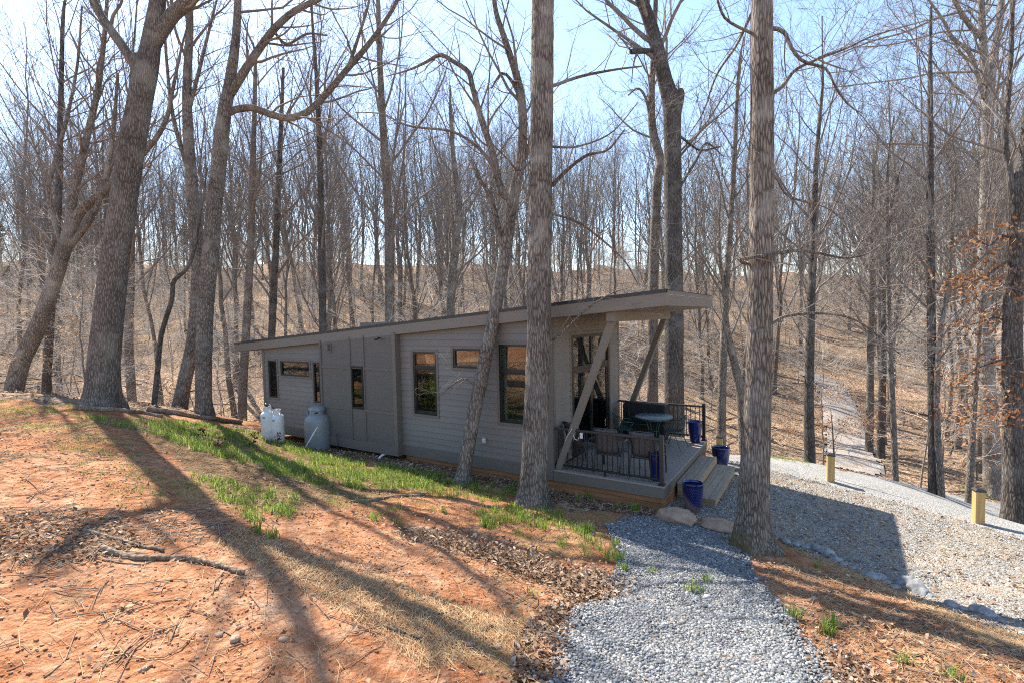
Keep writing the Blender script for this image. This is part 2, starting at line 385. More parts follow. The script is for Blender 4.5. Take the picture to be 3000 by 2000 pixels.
ground = mesh_np('ground', np.stack([gx, gy, gzv], -1).reshape(-1, 3), grid_faces(len(GX), len(GY)), M_GROUND, smooth=True, col=zones(gx.ravel(), gy.ravel()))
tag(ground, 'red clay and leaf-littered sloping ground with the wooded hillside', 'ground', kind='structure')

def sheet(name, poly, step, mat, lift, rag, label, width=None):
    if width: lo = np.min(poly, 0)-2; hi = np.max(poly, 0)+2
    else: lo = poly.min(0)-.4; hi = poly.max(0)+.4
    xs = np.arange(lo[0], hi[0], step); ys = np.arange(lo[1], hi[1], step); X, Y = np.meshgrid(xs, ys)
    r = (fbm(X*1.7, Y*1.7, 91, 4)-.47)*rag
    D = (width-seg_dist(X, Y, poly) if width else pdist(X, Y, poly))+r
    ok = D > 0
    f = grid_faces(len(xs), len(ys)); f = f[ok.ravel()[f].all(1)]
    used = np.unique(f); mp = np.zeros(X.size, np.int64); mp[used] = np.arange(len(used))
    x, y = X.ravel()[used], Y.ravel()[used]
    z = gz(x, y)+lift*sstep(-.02, .25, D.ravel()[used])+.004+(fbm(x*5, y*5, 5, 3)-.45)*.02
    o = mesh_np(name, np.stack([x, y, z], -1), mp[f], mat, smooth=True)
    return tag(o, label, name.replace('_', ' ').split()[-1], kind='structure')
def gravel_mat(name, stops, scale, bd, tint=None, rough=.9):
    m, t, b, o = _new(name); co = coords(t)
    c = t.nodes.new('ShaderNodeSeparateColor'); t.links.new(vor(t, co, scale, out='Color'), c.inputs[0]); d = vor(t, co, scale)
    col = ramp(t, c.outputs[0], stops)
    col = mixc(t, .75, col, ramp(t, d, [(.15, (1.1,)*3), (.75, (.30,)*3)]), 'MULTIPLY')
    if tint: col = mixc(t, ramp(t, noise(t, co, 1.3, 6, .7), [(.44, (0,)*3), (.66, (.8,)*3)]), col, tint)
    col = mixc(t, .7, col, ramp(t, noise(t, co, .8, 4), [(.3, (.78,)*3), (.7, (1.1,)*3)]), 'MULTIPLY')
    t.links.new(col, b.inputs['Base Color']); b.inputs['Roughness'].default_value = rough; b.inputs['Specular IOR Level'].default_value = .25
    bump(t, b, math_(t, 'MULTIPLY', d, -1.0), 1.0, bd); return m
M_PATH = gravel_mat('blue_grey_gravel', [(0, (.085, .088, .093)), (.4, (.20, .206, .213)), (.75, (.34, .347, .352)), (1, (.52, .53, .53))], 36, .03)
M_PAD = gravel_mat('tan_grey_gravel', [(0, (.11, .108, .103)), (.35, (.25, .236, .212)), (.7, (.40, .378, .338)), (1, (.54, .515, .47))], 52, .02, (.34, .26, .175))
M_DRIVE = gravel_mat('pale_crushed_gravel', [(0, (.22, .215, .205)), (.4, (.36, .35, .33)), (1, (.56, .54, .50))], 55, .012)
M_TRAIL = gravel_mat('trail_gravel', [(0, (.30, .28, .26)), (.5, (.44, .41, .38)), (1, (.56, .53, .49))], 26, .02, (.36, .25, .16))
sheet('gravel_pad', PAD, .09, M_PAD, .012, .3, 'tan grey gravel parking pad in front of the deck steps')
sheet('gravel_driveway', DRIVE, .10, M_DRIVE, .022, .25, 'pale crushed gravel driveway past the wooden bollards')
sheet('gravel_path', PATH, .06, M_PATH, .03, .35, 'blue grey gravel path running up from the deck')
sheet('forest_trail', TRAIL, .25, M_TRAIL, .13, .9, 'narrow pale gravel trail climbing the far wooded slope', width=1.4)

# ------------------------------------------------------------------ cabin
M_SIDING = paint('taupe_lap_siding', (.180, .156, .135), .62, .08, 5, (.25, 1, 6), .25, 22, .003, rnd=.05)
M_TRIM = paint('dark_taupe_trim', (.142, .118, .097), .6, .07, 4, (.4, 1, 4), .25, 30, .003)
M_PANEL = paint('charcoal_panel', (.122, .104, .088), .62, .08, 5, (.2, 1, 5), .4, 26, .004, rnd=.04)
M_FASCIA = paint('brown_grey_fascia', (.180, .148, .118), .6, .06, 4, (.25, 1, 5), .25, 26, .003)
M_ROOFBLK = paint('black_roof_edge', (.018, .018, .02), .45, .2, 12)
M_FRAME = paint('black_window_frame', (.012, .012, .013), .35, .1, 10, bm=0)
M_DECK = paint('composite_deck_board', (.27, .225, .185), .7, .10, 7, (.15, 4, 1), .3, 60, .002, rnd=.07)
M_PTWOOD = paint('weathered_treated_wood', (.34, .235, .13), .78, .28, 6, (.22, 3.5, 3.5), .35, 30, .004, rnd=.10)
M_STEPWOOD = paint('grey_weathered_tread', (.30, .235, .165), .8, .28, 6, (4.0, .22, 4), .4, 30, .004, rnd=.10)
M_SKIRT = paint('red_stained_skirt_board', (.30, .135, .055), .85, .35, 4, (.25, 2, 3), .3, 30, .004, rnd=.10)
M_BOLLARD = paint('yellow_treated_post', (.48, .31, .115), .75, .22, 7, (3.5, 3.5, .22), .35, 30, .004, rnd=.06)
M_BLACKMETAL = paint('black_railing_metal', (.014, .012, .012), .4, .1, 10, bm=0)
M_BRONZE = paint('dark_bronze_rail', (.045, .030, .024), .42, .1, 10, bm=0)
M_INT = paint('interior_wall', (.42, .43, .34), .8, .05, 3, bm=0)
M_INTF = paint('interior_floor', (.16, .12, .085), .6, .1, 5, bm=0)
M_CURT = paint('white_curtain', (.7, .69, .66), .9, .06, 5, (8, 8, .3), .4, 12, .01)
def glass_mat():
    m, t, b, o = _new('window_glass'); t.nodes.remove(b)
    g = N(t, 'BsdfGlossy'); g.inputs['Roughness'].default_value = .006; g.inputs['Color'].default_value = (.92, .95, .96, 1)
    tr = N(t, 'BsdfTransparent'); tr.inputs['Color'].default_value = (.60, .66, .64, 1)
    fr = N(t, 'Fresnel'); fr.inputs['IOR'].default_value = 1.5
    f = math_(t, 'ADD', math_(t, 'MULTIPLY', fr.outputs[0], .9), .08)
    # slight waviness of the panes
    bn = N(t, 'Bump'); bn.inputs['Strength'].default_value = .06; bn.inputs['Distance'].default_value = .01
    t.links.new(noise(t, coords(t), 2.2, 2), bn.inputs['Height']); t.links.new(bn.outputs[0], g.inputs['Normal'])
    mx = N(t, 'MixShader'); t.links.new(f, mx.inputs[0]); t.links.new(tr.outputs[0], mx.inputs[1]); t.links.new(g.outputs[0], mx.inputs[2]); t.links.new(mx.outputs[0], o.inputs[0])
    return m
M_GLASS = glass_mat()
HL, HD, HW = -10.62, 2.40, 4.13
SL = (3.7815-2.6761)/(2.4929+11.9499)
def zT(x): return 3.7815+SL*(x-2.4929)
def zB(x): return zT(x)-.306
cabin = empty('cabin', (0, 0, 0), 'low taupe lap-sided cabin with a mono-pitch roof and front deck', 'house')
# openings on the long wall: x0, x1, z0, z1, transom height, trim
WINS = [(-10.32, -9.87, .92, 2.11, None), (-9.665, -8.22, 1.655, 2.11, None), (-8.06, -7.75, .905, 2.11, None),
        (-4.0, -3.23, .90, 2.50, 2.11), (-2.685, -1.86, 2.135, 2.60, None), (-1.35, -.58, .92, 2.71, 2.11)]
BX0, BX1, BY = -7.50, -4.46, -.18                      # projecting panel bay
EXPO = .146
def board_y(x0, x1, z0, z1, y=0.0, out=-1):
    """lap board facing -y: bottom edge stands proud"""
    return [(x0, y-.025, z0), (x1, y-.025, z0), (x1, y-.006, z1), (x0, y-.006, z1), (x0, y+.012, z0), (x1, y+.012, z0), (x1, y+.012, z1), (x0, y+.012, z1)]
BF = [(0,1,2,3),(7,6,5,4),(0,4,5,1),(1,5,6,2),(2,6,7,3),(3,7,4,0)]
def rows_wall(xa, xb, wins, put, ztop):
    z = .035; k = 0
    while z < 3.6:
        z1 = z+EXPO+.012
        lo = xa
        if ztop(xa) < z-.02:
            lo = None
            for q in np.arange(xa, xb, .05):
                if ztop(q) >= z-.02: lo = q; break
            if lo is None: break
        cuts = sorted(set([lo, xb]+[c for w in wins for c in (w[0], w[1]) if lo < c < xb and w[2] < z1 and w[3] > z]))
        for c0, c1 in zip(cuts[:-1], cuts[1:]):
            mid = (c0+c1)/2; segs = [(z, z1)]
            for w in wins:
                if w[0] < mid < w[1]:
                    ns = []
                    for s0, s1 in segs:
                        if w[2] >= s1 or w[3] <= s0: ns.append((s0, s1)); continue
                        if w[2]-s0 > .015: ns.append((s0, w[2]))
                        if s1-w[3] > .015: ns.append((w[3], s1))
                    segs = ns
            for s0, s1 in segs: put(c0, c1, s0, s1)
        z += EXPO; k += 1
def put_near(c0, c1, s0, s1): MB().add(board_y(c0, c1, s0, s1), BF).build('siding_board', M_SIDING, cabin)
rows_wall(HL+.09, BX0, WINS, put_near, zB); rows_wall(BX1, -.09, WINS, put_near, zB)
def put_front(c0, c1, s0, s1):
    V = [(-y, x, z) for x, y, z in board_y(c0, c1, s0, s1)]
    MB().add(V, BF).build('siding_board', M_SIDING, cabin)
rows_wall(.10, HW-.06, [(.97, 3.37, .03, 2.87)], put_front, lambda q: 3.42)
# plain walls out of view
MB().box((HL, HW-.03, -.2), (0, HW, 3.25)).build('back_wall', M_SIDING, cabin)
MB().box((HL, 0.013, -.2), (HL+.03, HW-.03, 2.42)).build('end_wall', M_SIDING, cabin)
MB().box((HL, .02, -.08), (-.02, HW-.03, -.02)).build('floor_slab', M_INTF, cabin)
MB().box((-7.0, .1, -.02), (-6.9, HW-.1, 2.6)).build('partition', M_INT, cabin)
MB().box((HL+.06, HW-.16, -.02), (-.1, HW-.1, 2.4)).build('inner_wall', M_INT, cabin)
# corner boards
MB().box((-.11, -.03, -.01), (.02, .012, zB(-.05)+.05)).build('corner_board', M_TRIM, cabin)
MB().box((-.012, .015, -.01), (.025, .11, zB(0)+.05)).build('corner_board', M_TRIM, cabin)
MB().box((-.012, HW-.07, .0), (.022, HW+.02, zB(0)+.05)).build('corner_board', M_TRIM, cabin)
MB().box((HL-.02, -.03, -.22), (HL+.10, .0125, zB(HL)+.05)).build('corner_board', M_TRIM, cabin)
# skirt band
MB().box((HL, -.03, -.235), (BX0, .01, .045)).build('skirt_band', M_TRIM, cabin)
MB().box((BX1+.001, -.028, -.235), (.001, .01, .045)).build('skirt_band', M_TRIM, cabin)
# bay with panels and battens
BZ = lambda x: zB(x)+.06
bay = empty('panel_bay', (0, 0, 0), None, None); bay.parent = cabin
MB().add([(BX0, BY+.02, -.235), (BX1, BY+.02, -.235), (BX1, BY+.02, BZ(BX1)), (BX0, BY+.02, BZ(BX0)), (BX0, .0, -.235), (BX1, .0, -.235), (BX1, .0, BZ(BX1)), (BX0, .0, BZ(BX0))], [(0,4,5,1),(1,5,6,2),(3,7,4,0)]).build('bay_cheek', M_TRIM, bay)
vx = [BX0+.045, -6.205, -5.655, BX1-.09]; hz = [0.0, .875, 2.03, None]
BW = (-6.195, -5.70, .895, 2.08)
for i in range(3):
    for j in range(3):
        x0, x1 = vx[i]-.02, vx[i+1]+.02; z0 = hz[j]-.02; z1 = (hz[j+1]+.02) if hz[j+1] else None
        if i == 1 and j == 1: continue
        a, c = (z1, z1) if z1 else (BZ(x0), BZ(x1))
        MB().add([(x0, BY-.002, z0), (x1, BY-.002, z0), (x1, BY-.002, c), (x0, BY-.002, a), (x0, BY+.02, z0), (x1, BY+.02, z0), (x1, BY+.02, c), (x0, BY+.02, a)], BF).build('panel', M_PANEL, bay)
for x in vx[1:3]: MB().box((x-.022, BY-.022, .0), (x+.022, BY-.003, BZ(x))).build('batten', M_PANEL, bay)
MB().box((BX0, BY-.026, -.01), (BX0+.07, BY-.003, BZ(BX0))).build('batten', M_PANEL, bay)
MB().box((BX1-.11, BY-.026, -.01), (BX1+.012, BY-.003, BZ(BX1))).build('corner_board', M_TRIM, bay)
MB().box((BX1-.001, BY-.0025, -.24), (BX1+.012, -.029, BZ(BX1))).build('corner_board', M_TRIM, bay)
for z in hz[1:3]:
    for a, c in zip(vx[:-1], vx[1:]):
        if abs(a-vx[1]) < .01: continue
        MB().box((a+.022, BY-.019, z-.04), (c-.022, BY-.003, z+.04)).build('batten', M_PANEL, bay)
MB().box((BX0-.004, BY-.03, -.24), (BX1+.014, BY+.0, .02)).build('skirt_band', M_TRIM, bay)
def window(x0, x1, z0, z1, y, tr=None, trim=True, parent=None, tw=.06):
    w = empty('window', (0, 0, 0), None, None); w.parent = parent or cabin
    fw = .05
    f = MB()
    for a, c in (((x0, y-.02, z0), (x0+fw, y+.06, z1)), ((x1-fw, y-.02, z0), (x1, y+.06, z1)), ((x0+fw, y-.02, z0), (x1-fw, y+.06, z0+fw)), ((x0+fw, y-.02, z1-fw), (x1-fw, y+.06, z1))): f.box(a, c)
    if tr: f.box((x0+fw, y-.024, tr-.045), (x1-fw, y+.055, tr+.045))
    f.build('frame', M_FRAME, w, bevel=.004)
    spans = [(z0+fw, z1-fw)] if not tr else [(z0+fw, tr-.045), (tr+.045, z1-fw)]
    for a, c in spans: MB().box((x0+fw-.01, y+.018, a-.01), (x1-fw+.01, y+.024, c+.01)).build('pane', M_GLASS, w)
    if tr:
        a, c = spans[0]; s = MB()
        for p, q in (((x0+fw, y-.005, a), (x0+fw+.03, y+.017, c)), ((x1-fw-.03, y-.005, a), (x1-fw, y+.017, c)), ((x0+fw+.03, y-.005, a), (x1-fw-.03, y+.017, a+.03)), ((x0+fw+.03, y-.005, c-.03), (x1-fw-.03, y+.017, c))): s.box(p, q)
        s.build('sash', M_FRAME, w)
    MB().box((x0+fw, y+.06, z0+.01), (x0+fw+.10, y+.08, z1-fw)).build('curtain', M_CURT, w)
    if trim:
        m = MB(); T = y-.034
        for p, q in (((x0-tw, T, z0-tw), (x0, y+.01, z1+tw)), ((x1, T, z0-tw), (x1+tw, y+.01, z1+tw)), ((x0, T, z0-tw), (x1, y+.01, z0)), ((x0, T, z1), (x1, y+.01, z1+tw))): m.box(p, q)
        m.build('trim', M_TRIM, w)
    return w
for i, (x0, x1, z0, z1, tr) in enumerate(WINS): window(x0, x1, z0, z1, 0.0, tr, i not in (2,))
MB().box((-8.12, -.026, .845), (-8.061, .01, 2.17)).box((-8.06, -.026, .845), (-7.5, .01, .904)).box((-8.06, -.026, 2.111), (-7.5, .01, 2.17)).build('window_trim', M_TRIM, cabin)
MB().box((-7.75, -.02, .904), (-7.5, .012, 2.111)).build('wall_infill', M_TRIM, cabin)
window(*BW[:2], *BW[2:], BY, None, False, bay)
# vent box, camera, outlet, cable stub
v = MB().box((-7.20, BY-.03, 2.44), (-6.98, BY-.003, 2.70)).build('vent_plate', M_TRIM, cabin); MB().box((-7.16, BY-.10, 2.50), (-7.03, BY-.03, 2.68)).build('vent_hood', M_PANEL, v, bevel=.01)
MB().tube([(-5.0, BY-.02, 2.86), (-5.0, BY-.10, 2.84), (-4.98, BY-.19, 2.82)], [.02, .03, .032], 10).build('security_camera', M_BLACKMETAL, cabin)
o_ = MB().box((-1.87, -.055, .37), (-1.75, -.018, .51)).build('outlet_cover', paint('grey_outlet', (.35, .34, .32), .5, .05, 5, bm=0), cabin, bevel=.012)
MB().box((-1.84, -.066, .40), (-1.78, -.054, .48)).build('outlet_flap', M_CURT, o_, bevel=.005)
# front sliding door unit
door = empty('sliding_door', (0, 0, 0), None, None); door.parent = cabin
def fx(y0, y1, z0, z1, name, mat, x0=-.05, x1=.03, parent=door, bev=.003): return MB().box((x0, y0, z0), (x1, y1, z1)).build(name, mat, parent, bevel=bev)
fx(.97, 1.05, .02, 2.87, 'jamb', M_FRAME); fx(3.27, 3.37, .02, 2.87, 'jamb', M_FRAME); fx(1.05, 3.27, 2.80, 2.87, 'head', M_FRAME)
fx(1.05, 3.27, 1.96, 2.13, 'transom', M_FRAME, x1=.02); fx(1.05, 3.27, .02, .09, 'sill', M_FRAME, x1=.026)
fx(2.08, 2.20, .09, 1.96, 'meeting_stile', M_FRAME, x1=.018); fx(2.13, 2.19, 2.13, 2.80, 'mullion', M_FRAME, x1=.015)
fx(3.18, 3.268, .09, 1.96, 'stile', M_FRAME, x1=.012); fx(1.052, 1.11, .09, 1.96, 'stile', M_FRAME, x1=.012)
for a, c, p, q in ((1.11, 2.08, .09, 1.96), (2.20, 3.18, .09, 1.96), (1.05, 2.13, 2.13, 2.80), (2.19, 3.27, 2.13, 2.80)): fx(a-.01, c+.01, p-.01, q+.01, 'pane', M_GLASS, -.016, -.010, bev=0)
MB().box((.021, 2.07, .85), (.05, 2.10, 1.15)).build('door_handle', M_FRAME, door, bevel=.004)
fx(.89, .969, .02, 2.95, 'casing', M_TRIM, -.0, .024); fx(3.371, 3.45, .02, 2.95, 'casing', M_TRIM, -.0, .024); fx(.97, 3.37, 2.871, 2.95, 'casing', M_TRIM, -.0, .024)
# roof
roof = empty('roof', (0, 0, 0), None, None); roof.parent = cabin
RX0, RX1, RY0, RY1 = -11.95, 2.493, -.185, HW+.145
sh = lambda x: SL*x
z0r = 3.7815-SL*2.4929
MB().box((RX0+.03, RY0+.03, z0r-.27), (RX1-.03, RY1-.03, z0r-.02), sh).build('roof_deck', M_FASCIA, roof)
MB().box((RX0, RY0, z0r-.306), (RX1, RY0+.028, z0r-.062), sh).build('fascia', M_FASCIA, roof)
MB().box((RX0, RY1-.028, z0r-.306), (RX1, RY1, z0r-.062), sh).build('fascia', M_FASCIA, roof)
MB().box((RX1-.028, RY0+.0285, z0r-.306), (RX1, RY1-.0285, z0r-.102), sh).build('fascia', M_FASCIA, roof)
MB().box((RX0, RY0+.0285, z0r-.306), (RX0+.028, RY1-.0285, z0r-.062), sh).build('fascia', M_FASCIA, roof)
MB().box((RX1-.02, RY0+.0285, z0r-.101), (RX1+.006, RY1-.0285, z0r-.085), sh).build('drip_flashing', paint('pale_flashing', (.5, .5, .5), .3, .05, 5, bm=0, metallic=.6), roof)
MB().box((RX1-.05, RY0+.0285, z0r-.084), (RX1+.012, RY1-.0285, z0r-.008), sh).build('edge_trim', M_FASCIA, roof)
MB().box((RX0-.012, RY0-.014, z0r-.061), (RX1+.012, RY0+.10, z0r+.006), sh).build('edge_trim', M_ROOFBLK, roof)
MB().box((RX0-.012, RY0+.1005, z0r-.019), (RX1+.013, RY1-.0, z0r+.001), sh).build('membrane', M_ROOFBLK, roof)
for x in np.arange(RX0+.4, RX1, .62): MB().box((x, RY0-.018, z0r-.066), (x+.012, RY0-.0141, z0r-.04), sh).build('edge_clip', M_FASCIA, roof)
MB().box((.03, RY0+.06, z0r-.318), (RX1-.06, RY1-.06, z0r-.3065), sh).build('soffit', M_SIDING, roof)
for k in range(2): MB().box((.5+.0*k, RY0+.12+.09*k, z0r-.326), (1.15, RY0+.16+.09*k, z0r-.3185), sh).build('soffit_vent', M_ROOFBLK, roof)
# beam and raked braces
MB().box((1.28, -.06, 3.19), (1.47, HW-.02, zB(1.28)+.01)).build('beam', M_FASCIA, cabin, bevel=.006)
for y0, mt in ((.02, M_FASCIA), (HW-.20, M_TRIM)):
    V = [(.02, y0, .0), (.17, y0, .0), (1.42, y0, 3.20), (1.27, y0, 3.20)]
    V = V+[(x, y+.14, z) for x, y, z in V]
    MB().add(V, [(0,1,2,3),(7,6,5,4),(0,4,5,1),(1,5,6,2),(2,6,7,3),(3,7,4,0)]).build('raked_brace', mt, cabin, bevel=.006)
# deck
deck = empty('deck', (0, 0, 0), None, None); deck.parent = cabin
MB().box((.012, -.028, -.235), (HD, .0, -.028)).build('deck_fascia', M_TRIM, deck); MB().box((HD-.025, .0005, -.235), (HD, HW, -.028)).build('deck_fascia', M_TRIM, deck)
MB().box((.012, -.04, -.027), (HD+.014, .10, .0)).build('border_board', M_DECK, deck, bevel=.004)
for k in range(2): MB().box((HD-.138-.142*k+.014, .1045, -.027), (HD-.0+.014-.142*k, HW+.01, .0)).build('border_board', M_DECK, deck, bevel=.004)
y = .105
while y < HW-.02:
    y1 = min(y+.138, HW+.01); MB().box((.03, y, -.027), (HD-.2735+.001, y1, -.001)).build('deck_board', M_DECK, deck, bevel=.004); y += .1425
MB().box((.03, .02, -.2), (HD-.03, HW-.02, -.05)).build('deck_frame', M_SKIRT, deck)
for k in range(3):
    MB().box((-4.4, .04+.004*k, -.36-.17*k), (HD-.065, .075, -.2-.17*k)).build('skirt_board', M_SKIRT, deck)
    MB().box((HD-.066, .04, -.36-.17*k), (HD-.03+.002*k, HW-.02, -.2-.17*k)).build('skirt_board', M_SKIRT, deck)
MB().box((HD-.07, .03, -.75), (HD+.0, .1, -.236)).build('corner_post', M_SKIRT, deck)
# piers / blocks under the long wall
for x in (-1.4, -3.6, -6.2, -8.6): MB().box((x-.2, .1, -.75), (x+.2, .5, -.2)).build('pier', M_SKIRT, cabin, bevel=.02)
def railing(yc, x0, x1, n):
    r = empty('railing', (0, 0, 0), None, None); r.parent = cabin
    MB().box((x0, yc-.032, .868), (x1, yc+.032, .92)).build('top_rail', M_BRONZE, r, bevel=.012)
    MB().box((x0, yc-.024, .085), (x1, yc+.024, .125)).build('bottom_rail', M_BLACKMETAL, r, bevel=.006)
    for i in range(n):
        x = x0+(x1-x0)*(i+.6)/(n+.2); MB().box((x-.0085, yc-.0085, .12), (x+.0085, yc+.0085, .87)).build('baluster', M_BLACKMETAL, r)
    for x, nm in ((x0+.012, 'rail_bracket'), (x1-.012, 'rail_bracket')): MB().box((x-.012, yc-.034, .075), (x+.012, yc+.034, .13)).build(nm, M_BLACKMETAL, r)
    xm = (x0+x1)/2; MB().box((xm-.018, yc-.018, .0), (xm+.018, yc+.018, .085)).build('support_foot', M_BLACKMETAL, r)
    px = x1+.038
    p = MB().box((px-.038, yc-.038, .0), (px+.038, yc+.038, .955)).build('post', M_BRONZE if yc < 1 else M_BLACKMETAL, r, bevel=.006)
    MB().add([(px-.044, yc-.044, .955), (px+.044, yc-.044, .955), (px+.044, yc+.044, .955), (px-.044, yc+.044, .955), (px-.032, yc-.032, .985), (px+.032, yc-.032, .985), (px+.032, yc+.032, .985), (px-.032, yc+.032, .985)], [(0,3,2,1),(4,5,6,7),(0,1,5,4),(1,2,6,5),(2,3,7,6),(3,0,4,7)]).build('post_cap', M_BRONZE, p, bevel=.006)
    MB().box((px-.062, yc-.062, .0), (px+.062, yc+.062, .03)).build('post_flange', M_BLACKMETAL, p, bevel=.005)
railing(.06, .03, HD-.10, 20); railing(HW-.06, .03, HD-.10, 20)
# steps
steps = empty('wooden_steps', (2.8, 2, -.5), 'weathered treated-timber steps of two wide treads below the deck', 'steps')
def st(a, c, name, mat, bev=.006):
    off = np.array([2.8, 2, -.5]); return MB().box(tuple(np.array(a)-off), tuple(np.array(c)-off)).build(name, mat, steps, bevel=bev)
for k in range(3): st((HD+.018+.127*k, .86, -.205), (HD+.018+.127*k+.122, 3.25, -.167), 'tread', M_STEPWOOD)
for k in range(3): st((2.805+.14*k, .70, -.375), (2.805+.14*k+.135, 3.2, -.337), 'tread', M_STEPWOOD)
st((2.765, .88, -.337), (2.80, 3.23, -.206), 'riser', M_PTWOOD); st((3.17, .72, -.56), (3.205, 3.18, -.376), 'riser', M_PTWOOD)
for y, q in ((.88, .9), (3.2, 3.2)):
    st((HD+.03, y, -.56), (2.764, y+.035, -.206), 'stringer', M_PTWOOD); st((2.801, y-.16 if y < 1 else y-.05, -.56), (3.169, y-.125 if y < 1 else y-.015, -.376), 'stringer', M_PTWOOD)

# ------------------------------------------------------------------ deck furniture
M_SLING = paint('taupe_sling_fabric', (.125, .098, .09), .85, .12, 40, bm=.3, bscale=300, bdist=.001)
M_SLINGF = paint('slate_chair_frame', (.035, .042, .052), .4, .15, 10, bm=0)
def sling_chair(x, y, rz, label):
    t = empty('patio_chair', (x, y, 0), label, 'chair', 'sling chairs behind the near railing', rz)
    for s in (-1, 1):
        a = s*.285
        MB().tube([(a, .30, .008), (a, .27, .35), (a, .24, .585), (a, .19, .63), (a, .05, .64), (a, -.10, .63), (a, -.16, .58), (a, -.27, .30), (a, -.36, .008)], .0155, 8).build('leg_arm_frame', M_SLINGF, t, smooth=True)
        MB().box((a-.026, -.10, .638), (a+.026, .2, .656)).build('armrest', M_SLINGF, t, bevel=.008)
        b = s*.245
        MB().tube([(b, .27, .43), (b, .10, .40), (b, -.12, .37), (b, -.20, .38), (b, -.27, .52), (b, -.35, .78), (b, -.40, .97)], .012, 8).build('sling_rail', M_SLINGF, t, smooth=True)
    MB().tube([(-.285, -.235, .38), (.285, -.235, .38)], .011, 8).build('crossbar', M_SLINGF, t, smooth=True)
    MB().tube([(-.285, .27, .36), (.285, .27, .36)], .011, 8).build('crossbar', M_SLINGF, t, smooth=True)
    MB().tube([(-.245, -.40, .97), (0, -.415, .975), (.245, -.40, .97)], .012, 8).build('top_bar', M_SLINGF, t, smooth=True)
    def panel(path, name):
        V = []; F = []
        for (py, pz) in path:
            for i in range(7):
                q = (i/6*2-1); V.append((q*.24, py, pz-.022*(1-q*q)))
        n = len(path)
        for j in range(n-1):
            for i in range(6): F.append((j*7+i, j*7+i+1, (j+1)*7+i+1, (j+1)*7+i))
        o = MB().add(V, F).build(name, M_SLING, t, smooth=True); sm = o.modifiers.new('s', 'SOLIDIFY'); sm.thickness = .006
    panel([(.27, .437), (.10, .407), (-.12, .377), (-.19, .385)], 'seat')
    panel([(-.215, .42), (-.262, .52), (-.30, .66), (-.345, .80), (-.395, .965)], 'backrest')
sling_chair(1.13, .56, .02, 'taupe sling patio chair standing square behind the railing, middle of the three')
sling_chair(1.90, .62, -.03, 'taupe sling patio chair beside the tall pot at the deck corner')
sling_chair(.42, .72, -.42, 'taupe sling patio chair turned askew at the foot of the raked brace')
M_GREEN = paint('green_wrought_iron', (.022, .060, .052), .45, .2, 12, bm=0)
M_TTOP = paint('grey_green_table_top', (.15, .185, .19), .35, .12, 14, bm=.2, bscale=120)
tb = empty('bistro_table', (1.30, 3.09, 0), 'round grey-green metal table on slender legs at the back of the deck', 'table')
MB().lathe([(0, .715), (.46, .715), (.475, .72), (.48, .728), (.475, .735), (.0, .737)], 40).build('table_top', M_TTOP, tb, smooth=True)
MB().lathe([(.465, .69), (.474, .69), (.474, .716), (.465, .716)], 40).build('apron', M_GREEN, tb)
MB().lathe([(.0, .736), (.03, .737), (.03, .742), (.0, .743)], 14).build('umbrella_plug', M_GREEN, tb)
for i in range(4):
    a = math.pi/4+i*math.pi/2; c, s = math.cos(a), math.sin(a)
    MB().tube([(c*.30, s*.30, .70), (c*.20, s*.20, .60), (c*.13, s*.13, .40), (c*.16, s*.16, .20), (c*.30, s*.30, .06), (c*.36, s*.36, .01)], .013, 8).build('leg', M_GREEN, tb, smooth=True)
MB().lathe([(.10, .36), (.135, .36), (.135, .375), (.10, .375), (.10, .36)], 20).build('leg_ring', M_GREEN, tb)
def iron_chair(x, y, rz, label):
    t = empty('iron_chair', (x, y, 0), label, 'chair', 'green iron chairs round the table', rz)
    g = MB()
    for q in np.linspace(-.19, .19, 13):
        h = math.sqrt(max(.0, .215**2-q*q)); g.tube([(q, -h, .43), (q, 0, .422), (q, h, .43)], .0032, 4); g.tube([(-h, q, .43), (0, q, .424), (h, q, .43)], .0032, 4)
    o = g.build('mesh_seat', M_GREEN, t)
    MB().tube([(.215*math.cos(a), .215*math.sin(a), .43) for a in np.linspace(0, 2*math.pi, 25)[:-1]], .008, 6, True).build('seat_ring', M_GREEN, t, smooth=True)
    hoop = [(.27*math.cos(a), -.04-.27*math.sin(a)*1.0, .65+.20*max(0, math.sin(a))) for a in np.linspace(0, math.pi, 21)]
    MB().tube([(.24, .18, .62)]+hoop+[(-.24, .18, .62)], .010, 8).build('back_hoop', M_GREEN, t, smooth=True)
    w = MB()
    for a in np.linspace(.12, math.pi-.12, 17):
        w.tube([(.212*math.cos(a), -.212*math.sin(a), .435), (.25*math.cos(a), -.02-.25*math.sin(a), .55), (.27*math.cos(a), -.04-.27*math.sin(a), .65+.20*math.sin(a))], .003, 4)
    for hh in np.linspace(.3, .85, 5):
        w.tube([(.212*math.cos(a)*(1-hh)+.27*math.cos(a)*hh, (-.212*math.sin(a))*(1-hh)+(-.04-.27*math.sin(a))*hh, .435*(1-hh)+(.65+.20*math.sin(a))*hh) for a in np.linspace(0.05, math.pi-.05, 19)], .003, 4)
    w.build('back_mesh', M_GREEN, t)
    for s in (-1, 1):
        MB().tube([(s*.20, .08, .43), (s*.23, .16, .22), (s*.26, .24, .008)], .009, 8).build('leg', M_GREEN, t, smooth=True)
        MB().tube([(s*.20, -.08, .43), (s*.23, -.18, .22), (s*.26, -.28, .008)], .009, 8).build('leg', M_GREEN, t, smooth=True)
        MB().tube([(s*.20, .08, .43), (s*.25, .14, .55), (s*.24, .18, .62)], .009, 8).build('arm_support', M_GREEN, t, smooth=True)
def face(x, y): return math.atan2(-(1.30-x), 3.09-y)
